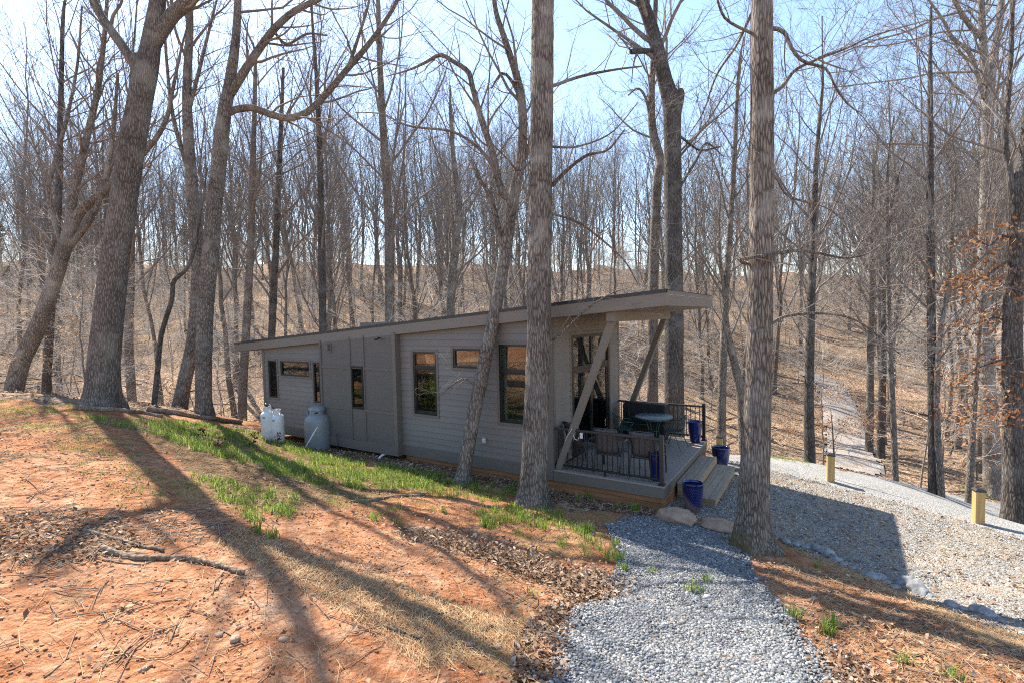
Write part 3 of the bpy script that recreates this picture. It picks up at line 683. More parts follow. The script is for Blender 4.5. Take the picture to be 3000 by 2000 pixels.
for x, y, l in ((1.82, 3.02, 'green wire-mesh iron chair with its hoop back towards the steps'), (.66, 2.72, 'green wire-mesh iron chair nearest the sliding door'),
                (.80, 3.50, 'green wire-mesh iron chair between the table and the far brace')): iron_chair(x, y, face(x, y), l)
cov = empty('covered_grill', (.90, 3.78, 0), 'long black fabric-covered box against the far railing', 'grill')
M_COVER = paint('black_fabric_cover', (.010, .010, .011), .8, .3, 6, (1, 1, .4), .8, 5, .03)
MB().box((-.58, -.25, .02), (.58, .17, .93)).build('fabric_cover', M_COVER, cov, bevel=.05, seg=4)
MB().tube([(-.58, -.2, .955), (.58, -.2, .955)], .018, 8).build('cover_hem', M_BRONZE, cov, smooth=True)
MB().box((-.55, -.22, 0), (-.5, .14, .03)).box((.5, -.22, 0), (.55, .14, .03)).build('base_rail', M_BLACKMETAL, cov)
# cord with a plug hung over the near railing
M_WHITE = paint('white_plastic', (.7, .69, .65), .5, .06, 6, bm=0)
cr = empty('extension_cord', (.45, .06, .92), 'thin white cord looped over the near railing with a plug', 'cord')
MB().tube([(-.22, -.02, -.38), (-.12, -.05, -.18), (-.02, -.06, -.03), (.0, -.05, .012), (.02, 0, .02), (.05, .05, .012), (.055, .05, -.06), (.03, -.045, -.12), (.07, -.05, -.2), (.13, -.045, -.22), (.16, -.04, -.15)], .007, 6).build('cable', M_WHITE, cr, smooth=True)
pg = MB().box((.19, -.075, -.17), (.25, -.035, -.05)).build('plug_box', M_WHITE, cr, bevel=.008)
MB().box((.10, -.07, -.10), (.19, -.036, -.055)).build('adapter', M_BLACKMETAL, cr, bevel=.006)
# ------------------------------------------------------------------ glazed pots
def pot_mat(name, kind):
    m, t, b, o = _new(name); co = coords(t)
    n = noise(t, coords(t, (1, 1, .25)), 9, 4, .6, .8)
    col = ramp(t, n, [(.35, (.003, .005, .03)), (.6, (.006, .014, .11)), (.8, (.02, .045, .19))])
    if kind == 'bead':
        mp = coords(t); sx = t.nodes.new('ShaderNodeSeparateXYZ'); t.links.new(mp, sx.inputs[0])
        pat = ramp(t, math_(t, 'ADD', sx.outputs[0], math_(t, 'MULTIPLY', sx.outputs[2], 1.3)), [(.0, (1,)*3), (.12, (0,)*3)])
        low = ramp(t, math_(t, 'SUBTRACT', .30, math_(t, 'ADD', sx.outputs[2], math_(t, 'MULTIPLY', sx.outputs[0], .9))), [(.05, (0,)*3), (.16, (.75,)*3)])
        col = mixc(t, low, col, (.22, .14, .12))
    t.links.new(col, b.inputs['Base Color']); b.inputs['Roughness'].default_value = .12; b.inputs['Coat Weight'].default_value = .5
    if kind == 'drip': bump(t, b, n, .5, .02)
    return m
M_POTD, M_POTB = pot_mat('blue_drip_glaze', 'drip'), pot_mat('blue_bead_glaze', 'bead')
M_SOIL = paint('dark_pot_inside', (.03, .022, .018), .9, .3, 8)
def pot(x, y, z, r, h, bead, label, foot=.62):
    t = empty('glazed_pot', (x, y, z), label, 'plant pot', 'blue glazed pots')
    prof = [(0, .0), (r*foot, 0), (r*(foot+.06), .03*h)]
    for q in np.linspace(.1, .9, 9): prof.append((r*(foot+(.97-foot)*math.sin(q*math.pi/2)**.9), q*h))
    prof += [(r*.965, h*.93), (r*1.0, h*.95), (r*1.015, h*.975), (r*1.0, h*.995), (r*.95, h), (r*.86, h*.985), (r*.84, h*.93), (r*.82, h*.85)]
    MB().lathe(prof, 36).build('pot_body', M_POTB if bead else M_POTD, t, smooth=True)
    MB().lathe([(0, h*.84), (r*.83, h*.85)], 30).build('soil', M_SOIL, t)
    if bead:
        g = MB()
        for j, q in enumerate(np.linspace(.16, .84, 13)):
            rr = r*(foot+(.97-foot)*math.sin(q*math.pi/2)**.9)
            for i in range(34):
                a = 2*math.pi*(i+.5*(j % 2))/34; c, s = math.cos(a), math.sin(a); p = np.array([rr*c, rr*s, q*h]); tg = np.array([-s, c, 0])*.010; up = np.array([0, 0, .011]); n = np.array([c, s, 0])*.007
                g.add([p-tg, p-up, p+tg, p+up, p+n], [(0,1,4),(1,2,4),(2,3,4),(3,0,4)])
        g.build('bead_relief', M_POTB, t, smooth=True)
    return t
pot(2.16, .33, 0, .165, .56, False, 'tall dark blue glazed pot inside the near deck corner post')
pot(2.17, 3.80, 0, .18, .55, False, 'tall dark blue glazed pot at the far corner of the deck')
pt = pot(2.86, .33, -.5, .20, .56, True, 'bead-textured blue pot with a bare clay patch beside the lower step')
MB().box((.06, .158, .505), (.10, .163, .54)).build('price_sticker', M_WHITE, pt)
pot(2.80, 3.78, -.57, .22, .52, True, 'bead-textured blue pot on the gravel beyond the far end of the steps')
# ------------------------------------------------------------------ bollards
def bollard(u, v, rz, label):
    p = gp(u, v); t = empty('bollard', p, label, 'bollard', 'wooden bollards along the driveway', rz)
    MB().box((-.075, -.075, -.15), (.075, .075, .65)).build('post', M_BOLLARD, t, bevel=.006)
    MB().add([(-.088, -.088, .65), (.088, -.088, .65), (.088, .088, .65), (-.088, .088, .65), (-.088, -.088, .675), (.088, -.088, .675), (.088, .088, .675), (-.088, .088, .675), (-.05, -.05, .705), (.05, -.05, .705), (.05, .05, .705), (-.05, .05, .705)],
             [(0,3,2,1),(0,1,5,4),(1,2,6,5),(2,3,7,6),(3,0,4,7),(4,5,9,8),(5,6,10,9),(6,7,11,10),(7,4,8,11),(8,9,10,11)]).build('cap', M_ROOFBLK, t, bevel=.004)
bollard(2108, 1352, .1, 'wooden bollard with black cap behind the far blue pot'); bollard(2433, 1412, .15, 'wooden bollard with black cap standing alone on the driveway edge by a bare sapling'); bollard(2865, 1533, .25, 'wooden bollard with black cap in front of the pale forked tree')
# ------------------------------------------------------------------ gas cylinders
M_TANKW = paint('white_cylinder_paint', (.64, .63, .60), .45, .08, 6, bm=.1)
M_TANKG = paint('grey_blue_tank_paint', (.215, .225, .23), .38, .08, 5, bm=.1)
M_RED = paint('red_sticker', (.45, .03, .03), .5, .1, 5, bm=0); M_RUST = paint('rust_brown', (.08, .028, .016), .9, .4, 20)
def patch(r, a0, a1, z0, z1, n=6):
    V = []; 
    for i in range(n+1):
        a = a0+(a1-a0)*i/n; V += [(r*math.cos(a), r*math.sin(a), z0), (r*math.cos(a), r*math.sin(a), z1)]
    return MB().add(V, [(2*i, 2*i+2, 2*i+3, 2*i+1) for i in range(n)])
def cylinder(u, v, label, hose):
    p = gp(u, v); t = empty('gas_cylinder', p, label, 'gas cylinder', 'white gas cylinders by the wall'); t.scale = (1, 1, .77)
    r = .178
    MB().lathe([(0, -.05), (.16, -.05), (.17, .02), (r-.01, .04), (r, .07), (r, .90), (r-.012, .96), (r-.05, 1.01), (.09, 1.045), (.0, 1.06)], 30).build('shell', M_TANKW, t, smooth=True)
    col = MB()
    for a0, a1 in ((.3, 2.2), (2.7, 4.3), (4.9, 6.1)):
        q = patch(.105, a0, a1, 1.0, 1.19); col.add(q.v, q.f)
    q = patch(.106, 0, 2*math.pi, 1.17, 1.20, 18); col.add(q.v, q.f)
    o = col.build('collar', M_TANKW, t); s = o.modifiers.new('s', 'SOLIDIFY'); s.thickness = .008
    MB().tube([(0, 0, 1.04), (0, 0, 1.14)], .03, 10).tube([(0, 0, 1.14), (0, 0, 1.19)], .045, 10).build('valve', M_BLACKMETAL, t, smooth=True)
    if hose:
        MB().tube([(.03, -.02, 1.12), (.0, -.02, 1.25), (-.04, -.02, 1.31)], .028, 8).build('regulator', M_BLACKMETAL, t, smooth=True)
        MB().tube([(0, 0, 1.24), (.12, .0, 1.27), (.2, .03, 1.2), (.22, .08, 1.05)], .011, 6).tube([(0, 0, 1.24), (-.12, .02, 1.27), (-.21, .06, 1.18), (-.22, .14, 1.0)], .011, 6).build('gas_hose', M_BLACKMETAL, t, smooth=True)
    patch(.1795, -1.35, -.95, .80, .86).build('stencil', paint('grey_stencil', (.25, .25, .25), .7, .6, 60, bm=0), t)
    return t
cylinder(787, 1285, 'white gas cylinder with a black regulator on its valve, behind the other', True)
c2 = cylinder(815, 1293, 'white gas cylinder without hose standing in front of its twin', False)
p = gp(933, 1313)
bt = empty('propane_tank', p, 'large squat grey-blue propane tank with a domed lid', 'propane tank'); r = .36
MB().lathe([(0, -.06), (.33, -.06), (.34, .0), (r-.01, .04), (r, .08), (r, .84), (r-.012, .90), (r-.05, .965), (r-.12, 1.02), (.20, 1.045), (.0, 1.05)], 44).build('shell', M_TANKG, bt, smooth=True)
MB().lathe([(.205, 1.03), (.21, 1.14), (.20, 1.15)], 32).build('collar', M_TANKG, bt, smooth=True)
MB().lathe([(.235, 1.14), (.24, 1.17), (.225, 1.215), (.17, 1.255), (.0, 1.27), ], 32).build('lid', M_TANKG, bt, smooth=True)
for i in range(6):
    a = i*math.pi/3; MB().bar((.05*math.cos(a), .05*math.sin(a), 1.268), (.215*math.cos(a), .215*math.sin(a), 1.222), .012, .012).build('lid_rib', M_TANKG, bt)
patch(.2125, -1.0, -.45, 1.06, 1.11).build('hand_slot', M_BLACKMETAL, bt)
MB().bar((-.26, -.10, 1.0), (-.30, -.12, 1.12), .06, .05).bar((-.32, -.1, 1.06), (-.22, -.14, 1.09), .03, .03).build('lifting_lug', M_TANKG, bt, bevel=.006)
patch(r+.002, -2.95, -2.65, .72, .80).build('warning_sticker', M_RED, bt); patch(r+.002, -2.95, -2.65, .64, .715).build('data_sticker', M_WHITE, bt); patch(r+.003, -2.95, -2.65, .655, .67).build('sticker_text', M_RED, bt)
a = gp(887, 1317); MBp = MB().tube([(0, 0, -.05), (.30, .28, .62)], .016, 8)
pp = MBp.build('plastic_pipe', M_WHITE, None, smooth=True, loc=a); tag(pp, 'thin white plastic pipe leaning out of the grass against the grey tank', 'pipe')
ho = MB().tube([(-6.86, -.20, .10), (-6.80, -.26, .11), (-6.74, -.29, .03), (-6.70, -.30, -.15), (-6.69, -.31, -.42)], .013, 8).build('gas_line', M_BLACKMETAL, None, smooth=True); tag(ho, 'black gas hose curving from the bay wall into the ground', 'hose')
dp = MB().tube([(-5.0, -.12, -.27), (-5.0, -.26, -.27), (-5.02, -.32, -.31), (-5.03, -.34, -.40)], .03, 10).build('drain_pipe', M_WHITE, None, smooth=True); tag(dp, 'short white drain pipe elbow under the panelled bay', 'pipe')
ub = empty('utility_post', (-10.9, .35, -.45), 'short weathered post with a grey box at the rear cabin corner', 'post')
MB().box((-.06, -.06, -.2), (.06, .06, .75)).build('post', M_PTWOOD, ub, bevel=.006); MB().box((-.12, -.13, .62), (.12, -.061, .98)).build('box', M_TANKG, ub, bevel=.01)
# armchair seen through the sliding door
ac = empty('armchair', (-.75, 2.75, 0), 'dark high-backed chair seen through the sliding door', 'chair', rz=.9)
M_DKUP = paint('dark_upholstery', (.012, .012, .014), .7, .2, 8)
MB().box((-.3, -.3, .36), (.3, .3, .5)).build('seat', M_DKUP, ac, bevel=.05, seg=3); MB().add([(-.28, .22, .48), (.28, .22, .48), (.26, .46, 1.25), (-.26, .46, 1.25), (-.28, .34, .48), (.28, .34, .48), (.26, .56, 1.25), (-.26, .56, 1.25)], BF).build('backrest', M_DKUP, ac, bevel=.04, seg=3)
for s in (-1, 1): MB().box((s*.33-.04, -.28, .36), (s*.33+.04, .3, .66)).build('armrest', M_DKUP, ac, bevel=.03)
MB().lathe([(0, 0), (.26, 0), (.26, .03), (.04, .05), (.04, .36)], 16).build('pedestal', M_DKUP, ac)
# ------------------------------------------------------------------ rocks, logs, sticks
M_ROCK = paint('grey_tan_rock', (.36, .33, .29), .9, .35, 5, bm=.8, bscale=14, bdist=.02, rnd=.12)
M_ROCKW = paint('pale_blue_rock', (.23, .23, .225), .92, .6, 9, bm=.8, bscale=14, bdist=.02, rnd=.15)
M_SLAB = paint('brown_flat_rock', (.34, .225, .155), .92, .38, 4, bm=.9, bscale=12, bdist=.02)
def rock(p, size, rz, seed, mat, label=None, grp='stones edging the gravel', name='rock', sub=3):
    bm = bmesh.new(); bmesh.ops.create_icosphere(bm, subdivisions=sub, radius=1.0)
    co = np.array([v.co[:] for v in bm.verts]); rg = np.random.default_rng(seed)
    for _ in range(9):                                        # facet with random planes
        n = rg.normal(size=3); n /= np.linalg.norm(n); d = rg.uniform(.62, .9); q = co@n-d; co -= np.where(q > 0, q, 0)[:, None]*n
    co *= 1+.55*(fbm(co[:, 0]*2.2+seed, co[:, 1]*2.2+co[:, 2]*1.9, seed, 5)[:, None]-.47)
    co = co*np.array(size); c, s = math.cos(rz), math.sin(rz); co[:, :2] = co[:, :2]@np.array([[c, s], [-s, c]])
    F = np.array([[v.index for v in f.verts] for f in bm.faces]); bm.free()
    o = mesh_np(name, co, F, mat, loc=p+np.array([0, 0, size[2]*.35])); return tag(o, label or 'loose stone edging the gravel pad', 'rock', grp) if label is None else tag(o, label, 'rock')
q0, q1 = gp(1935, 1520), gp(2148, 1556); mid = (q0+q1)/2; ang = math.atan2(q1[1]-q0[1], q1[0]-q0[0]); Lr = np.linalg.norm((q1-q0)[:2])/2
rock(mid+np.array([-.35*math.cos(ang), -.35*math.sin(ang), 0]), (Lr*.66, .24, .19), ang-.05, 5, M_SLAB, 'long flat brown rock slab at the head of the gravel path', sub=4)
rock(mid+np.array([.42*math.cos(ang), .42*math.sin(ang), -.03]), (Lr*.62, .21, .16), ang+.06, 8, M_SLAB, 'lower brown rock slab butted against the longer slab by the right trunk', sub=4)
for i, (u, v, s) in enumerate([(1957,1487,.10),(1972,1496,.07),(2305,1588,.11),(2335,1596,.12),(2362,1603,.10),(2392,1610,.13),(2420,1622,.16),(2445,1640,.14),(2470,1652,.09),(2500,1665,.07),(2602,1708,.07),(2625,1722,.09),(2655,1712,.17),(2692,1735,.20),(2720,1745,.10),(2790,1776,.11),(2830,1788,.08),(2885,1802,.14),(2930,1822,.08)]):
    rock(gp(u, v), (s*1.1, s*.7, s*.5), RNG.uniform(0, 3), 20+i, M_ROCKW)
rock(gp(2558, 1690), (.19, .13, .05), .4, 61, M_ROCKW, 'flat white stone at the edge of the bare clay bank')
for i, (u, v, s) in enumerate([(688,1872,.07),(832,1872,.055),(1372,1887,.06),(1460,1892,.065),(870,1790,.04),(640,1860,.05),(420,1960,.05),(700,1838,.035)]):
    rock(gp(u, v), (s*1.0, s*.7, s*.36), RNG.uniform(0, 3), 90+i, M_SLAB, 'clay-stained stone lying on the bare red ground', sub=1)['group'] = 'stones on the bare clay'
M_LOG = bark_mat('log_bark', (.11, .075, .05), (.34, .25, .175), (.42, .36, .28), 16, 1.0, .012)
M_STICK = paint('dry_stick', (.24, .165, .11), .9, .35, 12, bm=.4, bscale=40)
def log(px, wpx, name, label, mat=None, lift=.6, cat='branch', grp=None, k=12, taper=.75):
    P = np.array([gp(u, v) for u, v in px]); dd = (P-CAM)@FW; r = wpx/2*dd.mean()/FPX
    n = 6*(len(P)-1)+1; ti = np.linspace(0, len(P)-1, n); Q = np.stack([np.interp(ti, np.arange(len(P)), P[:, i]) for i in range(3)], 1)
    Q[:, 2] = gz(Q[:, 0], Q[:, 1])+r*lift; Q[1:-1] += RNG.normal(0, r*.22, (n-2, 3))*np.array([1, 1, .3]); rr = r*np.linspace(1, taper, n)*(1+RNG.normal(0, .07, n))
    o = MB().tube(Q, rr, k).build(name, mat or M_LOG, None, smooth=True); return tag(o, label, cat, grp)
log([(215,1199),(330,1203),(420,1212),(478,1222)], 15, 'fallen_log', 'bark-covered log lying at the foot of the great leaning oak', cat='log')
log([(430,1202),(540,1218),(620,1230),(708,1239)], 17, 'fallen_log', 'pale log lying in front of the double trunks, its end towards the gas cylinders', cat='log')
log([(298,1610),(345,1625),(410,1640),(520,1636),(600,1650),(660,1665),(712,1682)], 19, 'fallen_branch', 'thick crooked lichen-grey branch lying on the red clay')
log([(235,1552),(330,1580),(400,1598),(455,1607),(480,1614)], 13, 'fallen_branch', 'broken straight branch lying behind the crooked one on a heap of leaves')
log([(1025,1472),(1100,1466),(1150,1456),(1242,1448)], 10, 'fallen_branch', 'dark curved branch lying in front of the middle of the cabin wall')
log([(1130,1838),(1180,1855),(1235,1876)], 11, 'fallen_branch', 'short broken branch lying in the straw patch')
stk = [[(300,1200+760),(345,1880),(378,1842)],[(640,1838),(690,1870),(715,1890)],[(350,1750),(390,1762),(415,1772)],[(1175,1760),(1180,1790),(1215,1815)],[(1240,1810),(1300,1795),(1345,1775)],[(1250,1745),(1290,1760),(1330,1770)],[(2480,1835),(2540,1840),(2600,1855),(2650,1858)],[(2580,1830),(2640,1850),(2750,1895)],[(2720,1850),(2760,1880),(2880,1925),(3000,1945)],[(2225,1672),(2270,1680)],[(120,1500),(240,1492),(330,1488)],[(0,1575),(120,1565),(230,1545),(330,1500)],[(560,1520),(640,1512),(720,1510)],[(560,1945),(610,1980)],[(840,1905),(900,1960)],[(20,1965),(80,1940)],[(130,1985),(190,1935),(225,1850)],[(2290,1760),(2350,1765)],[(1010,1700),(1060,1720)],[(860,1680),(900,1720),(880,1745)],[(300,1640),(420,1655),(560,1600)],[(470,1560),(600,1545),(700,1520)],[(2330,1720),(2360,1724)],[(2000,1480),(2015,1486)]]
for s in stk: log(s, RNG.uniform(3.5, 6), 'stick', 'thin dry stick lying on the bare clay', M_STICK, .8, 'stick', 'sticks on the clay', 5, .4)

# ------------------------------------------------------------------ trees
M_OAK = bark_mat('grey_brown_furrowed_bark', (.052, .040, .032), (.30, .248, .205), (.43, .39, .34), 27, .15, .026, .45)
M_OAKB = bark_mat('blocky_grey_bark', (.060, .047, .038), (.26, .218, .183), (.38, .345, .30), 26, .20, .025, .4)
M_OAKD = bark_mat('dark_furrowed_bark', (.035, .029, .026), (.17, .145, .125), (.27, .26, .25), 24, .2, .022, .35)
M_PALE = bark_mat('pale_grey_bark', (.10, .082, .068), (.36, .31, .26), (.50, .46, .41), 20, .25, .018)
M_WOODT = bark_mat('forest_bark', (.065, .052, .043), (.29, .242, .20), (.40, .36, .31), 20, .3, .018)
M_TWIG = paint('bare_twigs', (.185, .155, .135), .9, .3, 3, bm=0)
M_TWIGP = paint('sunlit_pale_twigs', (.48, .42, .36), .85, .25, 3, bm=0)  # pale grey, with the sunlit look of the low twigs put into the colour
M_DLEAF = attr_mat('dead_oak_leaves', .8, .3, 20, .2, .35)
M_OAKM = bark_mat('mossy_footed_bark', (.052, .040, .032), (.30, .248, .205), (.43, .39, .34), 27, .15, .026, .45)
_t = M_OAKM.node_tree; _b = next(n for n in _t.nodes if n.type == 'BSDF_PRINCIPLED'); _src = _b.inputs['Base Color'].links[0].from_socket; _co = coords(_t); _sx = _t.nodes.new('ShaderNodeSeparateXYZ'); _t.links.new(_co, _sx.inputs[0])
_f = ramp(_t, math_(_t, 'ADD', math_(_t, 'MULTIPLY', _sx.outputs[2], 1.2), math_(_t, 'ADD', math_(_t, 'MULTIPLY', _sx.outputs[0], .55), math_(_t, 'MULTIPLY', noise(_t, _co, 4, 5, .65), 1.1))), [(.60, (.85,)*3), (.95, (0,)*3)])
_t.links.new(mixc(_t, _f, _src, (.115, .085, .030)), _b.inputs['Base Color'])
def unit(a): return a/(np.linalg.norm(a, axis=-1, keepdims=True)+1e-9)
def children(rng, P, R, m, t0, t1, ang, ln, npt, trop, jit, rr=.6, rmin=.004, taper=.3, lt=.45):
    """m children on every parent: P (B,n,3), R (B,n); ln = length as a share of the parent (or absolute if >3)"""
    B, n, _ = P.shape
    t = (np.arange(m)[None]+rng.uniform(0, 1, (B, m)))/m*(t1-t0)+t0
    f = t*(n-1); i = np.minimum(f.astype(int), n-2); w = (f-i)[..., None]; bi = np.arange(B)[:, None]
    S = P[bi, i]*(1-w)+P[bi, i+1]*w; r = R[bi, i]*(1-w[..., 0])+R[bi, i+1]*w[..., 0]
    T = unit(P[bi, i+1]-P[bi, i])
    ph = rng.uniform(0, 6.28, (B, 1))+np.arange(m)[None]*2.4+rng.normal(0, .5, (B, m))
    ref = np.where(np.abs(T[..., 2:3]) > .9, np.array([1., 0, 0]), np.array([0, 0, 1.]))
    A = unit(np.cross(T, ref)); C = np.cross(T, A)
    Nn = A*np.cos(ph)[..., None]+C*np.sin(ph)[..., None]
    th = np.clip(rng.normal(ang, .18, (B, m)), .15, 1.5)[..., None]
    D = unit(T*np.cos(th)+Nn*np.sin(th))
    plen = np.linalg.norm(P[:, 1:]-P[:, :-1], axis=2).sum(1)[:, None]
    L = (ln if ln > 3 else plen*ln)*(1-lt*(t-t0)/max(t1-t0, .01))*rng.uniform(.65, 1.25, (B, m))
    D = D.reshape(-1, 3); S = S.reshape(-1, 3); L = L.reshape(-1); r0 = np.maximum(r.reshape(-1)*rr*rng.uniform(.6, 1., len(L)), rmin)
    Q = [S]; d = D; step = L/(npt-1)
    for k in range(npt-1):
        d = unit(d+np.array([0, 0, trop])+rng.normal(0, jit, d.shape)); Q.append(Q[-1]+d*step[:, None])
    Q = np.stack(Q, 1); RR = r0[:, None]*np.linspace(1, taper, npt)[None]
    return Q, RR
def wood_tree(rng, H, r0, t0, n1, n2, n3, ang, l1, trop=.12, lean=.03, k0=8, wob=.012, tmin=.0055):
    n = 14; z = np.linspace(0, 1, n); off = np.cumsum(rng.normal(0, wob*H/3, (n, 2)), 0)*z[:, None]**.5
    lx = rng.normal(0, lean, 2)*H
    P0 = np.stack([off[:, 0]+lx[0]*z, off[:, 1]+lx[1]*z, z*H], 1); P0[:, :2] -= P0[0, :2]; R0 = r0*(1-z*.93)**.85*(1+.35*np.exp(-z*40)); R0 = np.maximum(R0, .012)
    P0[0, 2] = -.6
    tr = tubes(P0[None], R0[None], k0)
    P1, R1 = children(rng, P0[None], R0[None], n1, t0, .97, ang, l1, 7, trop, .09, .55, .012, .22)
    P2, R2 = children(rng, P1, R1, n2, .22, 1., .62, .46, 5, trop*.8, .13, .6, .007, .3)
    P3, R3 = children(rng, P2, R2, n3, .15, 1., .65, .52, 3, .06, .16, .6, tmin, .5)
    return tr, merge([tubes(P1, R1, 5), tubes(P2, R2, 4), tubes(P3, R3, 3)])
def leaves_at(rng, pts, n, spread, size, cols):
    """n leaf blades scattered round each of pts"""
    C = np.repeat(pts, n, 0)+rng.normal(0, spread, (len(pts)*n, 3)); return leaf_mesh(rng, C, size, cols, None)
def leaf_mesh(rng, C, size, cols, normal):
    m = len(C); s = size*rng.uniform(.55, 1.25, m)[:, None]
    if normal is None: nrm = unit(rng.normal(size=(m, 3)))
    else: nrm = unit(normal+rng.normal(0, .38, (m, 3)))
    a = unit(np.cross(nrm, rng.normal(size=(m, 3)))); b = np.cross(nrm, a); cu = rng.uniform(-.35, .45, (m, 1))
    v = np.stack([C-a*s, C-a*s*.15+b*s*.42+nrm*s*(.18+cu*.4), C+a*s*.95+nrm*s*cu*.6, C-a*s*.15-b*s*.42+nrm*s*(.18-cu*.25), C+a*s*.3+nrm*s*.03], 1).reshape(-1, 3)
    k = np.arange(m)[:, None]*5
    F = np.concatenate([k+np.array([[0, 4, 1]]), k+np.array([[1, 4, 2]]), k+np.array([[2, 4, 3]]), k+np.array([[3, 4, 0]])], 0)
    cc = np.array(cols)[rng.integers(0, len(cols), m)]*rng.uniform(.7, 1.25, (m, 1))
    return v, F, np.repeat(cc, 5, 0)
BROWNS = [(.26, .16, .10), (.38, .245, .155), (.48, .33, .215), (.32, .19, .115), (.56, .42, .30), (.18, .11, .07)]
RUSSET = [(.36, .16, .07), (.45, .22, .10), (.30, .12, .05), (.50, .29, .15)]

def offax(u): return 1/math.sqrt(1+((u-1500)/FPX)**2)          # a round stem off the axis looks wider
def densify(P, W, step):
    P = np.asarray(P, float); d = np.r_[0, np.cumsum(np.linalg.norm(np.diff(P, axis=0), axis=1))]; n = max(6, int(d[-1]/step))
    # Catmull-Rom through the points
    s = np.linspace(0, d[-1], n); out = np.empty((n, 3)); ext = np.vstack([2*P[0]-P[1], P, 2*P[-1]-P[-2]])
    i = np.clip(np.searchsorted(d, s, 'right')-1, 0, len(P)-2); t = ((s-d[i])/(d[i+1]-d[i]+1e-9))[:, None]
    p0, p1, p2, p3 = ext[i], ext[i+1], ext[i+2], ext[i+3]
    out = .5*((2*p1)+(-p0+p2)*t+(2*p0-5*p1+4*p2-p3)*t**2+(-p0+3*p1-3*p2+p3)*t**3)
    return out, np.interp(s, d, W)
def trunk_mesh(P, R, k, seed, flare=.0, amp=.05):
    """bark-ridged trunk with buttressed foot"""
    V, F = tubes(P[None], R[None], k); n = len(P); V = V.reshape(n, k, 3)
    a = np.arange(k)*2*math.pi/k; h = np.r_[0, np.cumsum(np.linalg.norm(np.diff(P, axis=0), axis=1))]
    A, Hh = np.meshgrid(a, h); c, s = np.cos(A), np.sin(A)
    low = fbm(c*1.3+7*seed, s*1.3+Hh*.9, seed, 3)-.45
    rid = fbm(A*k/6.28/3.0+seed, Hh*3.2, seed+5, 3); rid2 = vnoise(A*k/6.28/2.0, Hh*5.0, seed+9)
    m = 1+low*.14+amp*(rid-.45)+amp*.6*(rid2-.5)
    if flare:
        lob = .5+.5*np.cos(A*5+seed+1.2*np.sin(A*2+seed)); m += flare*np.exp(-np.maximum(Hh-.55, 0)/(.10+.7*R[0]))*(-.12+.75*lob)
    V = P[:, None]+(V-P[:, None])*m[..., None]
    return V.reshape(-1, 3), F
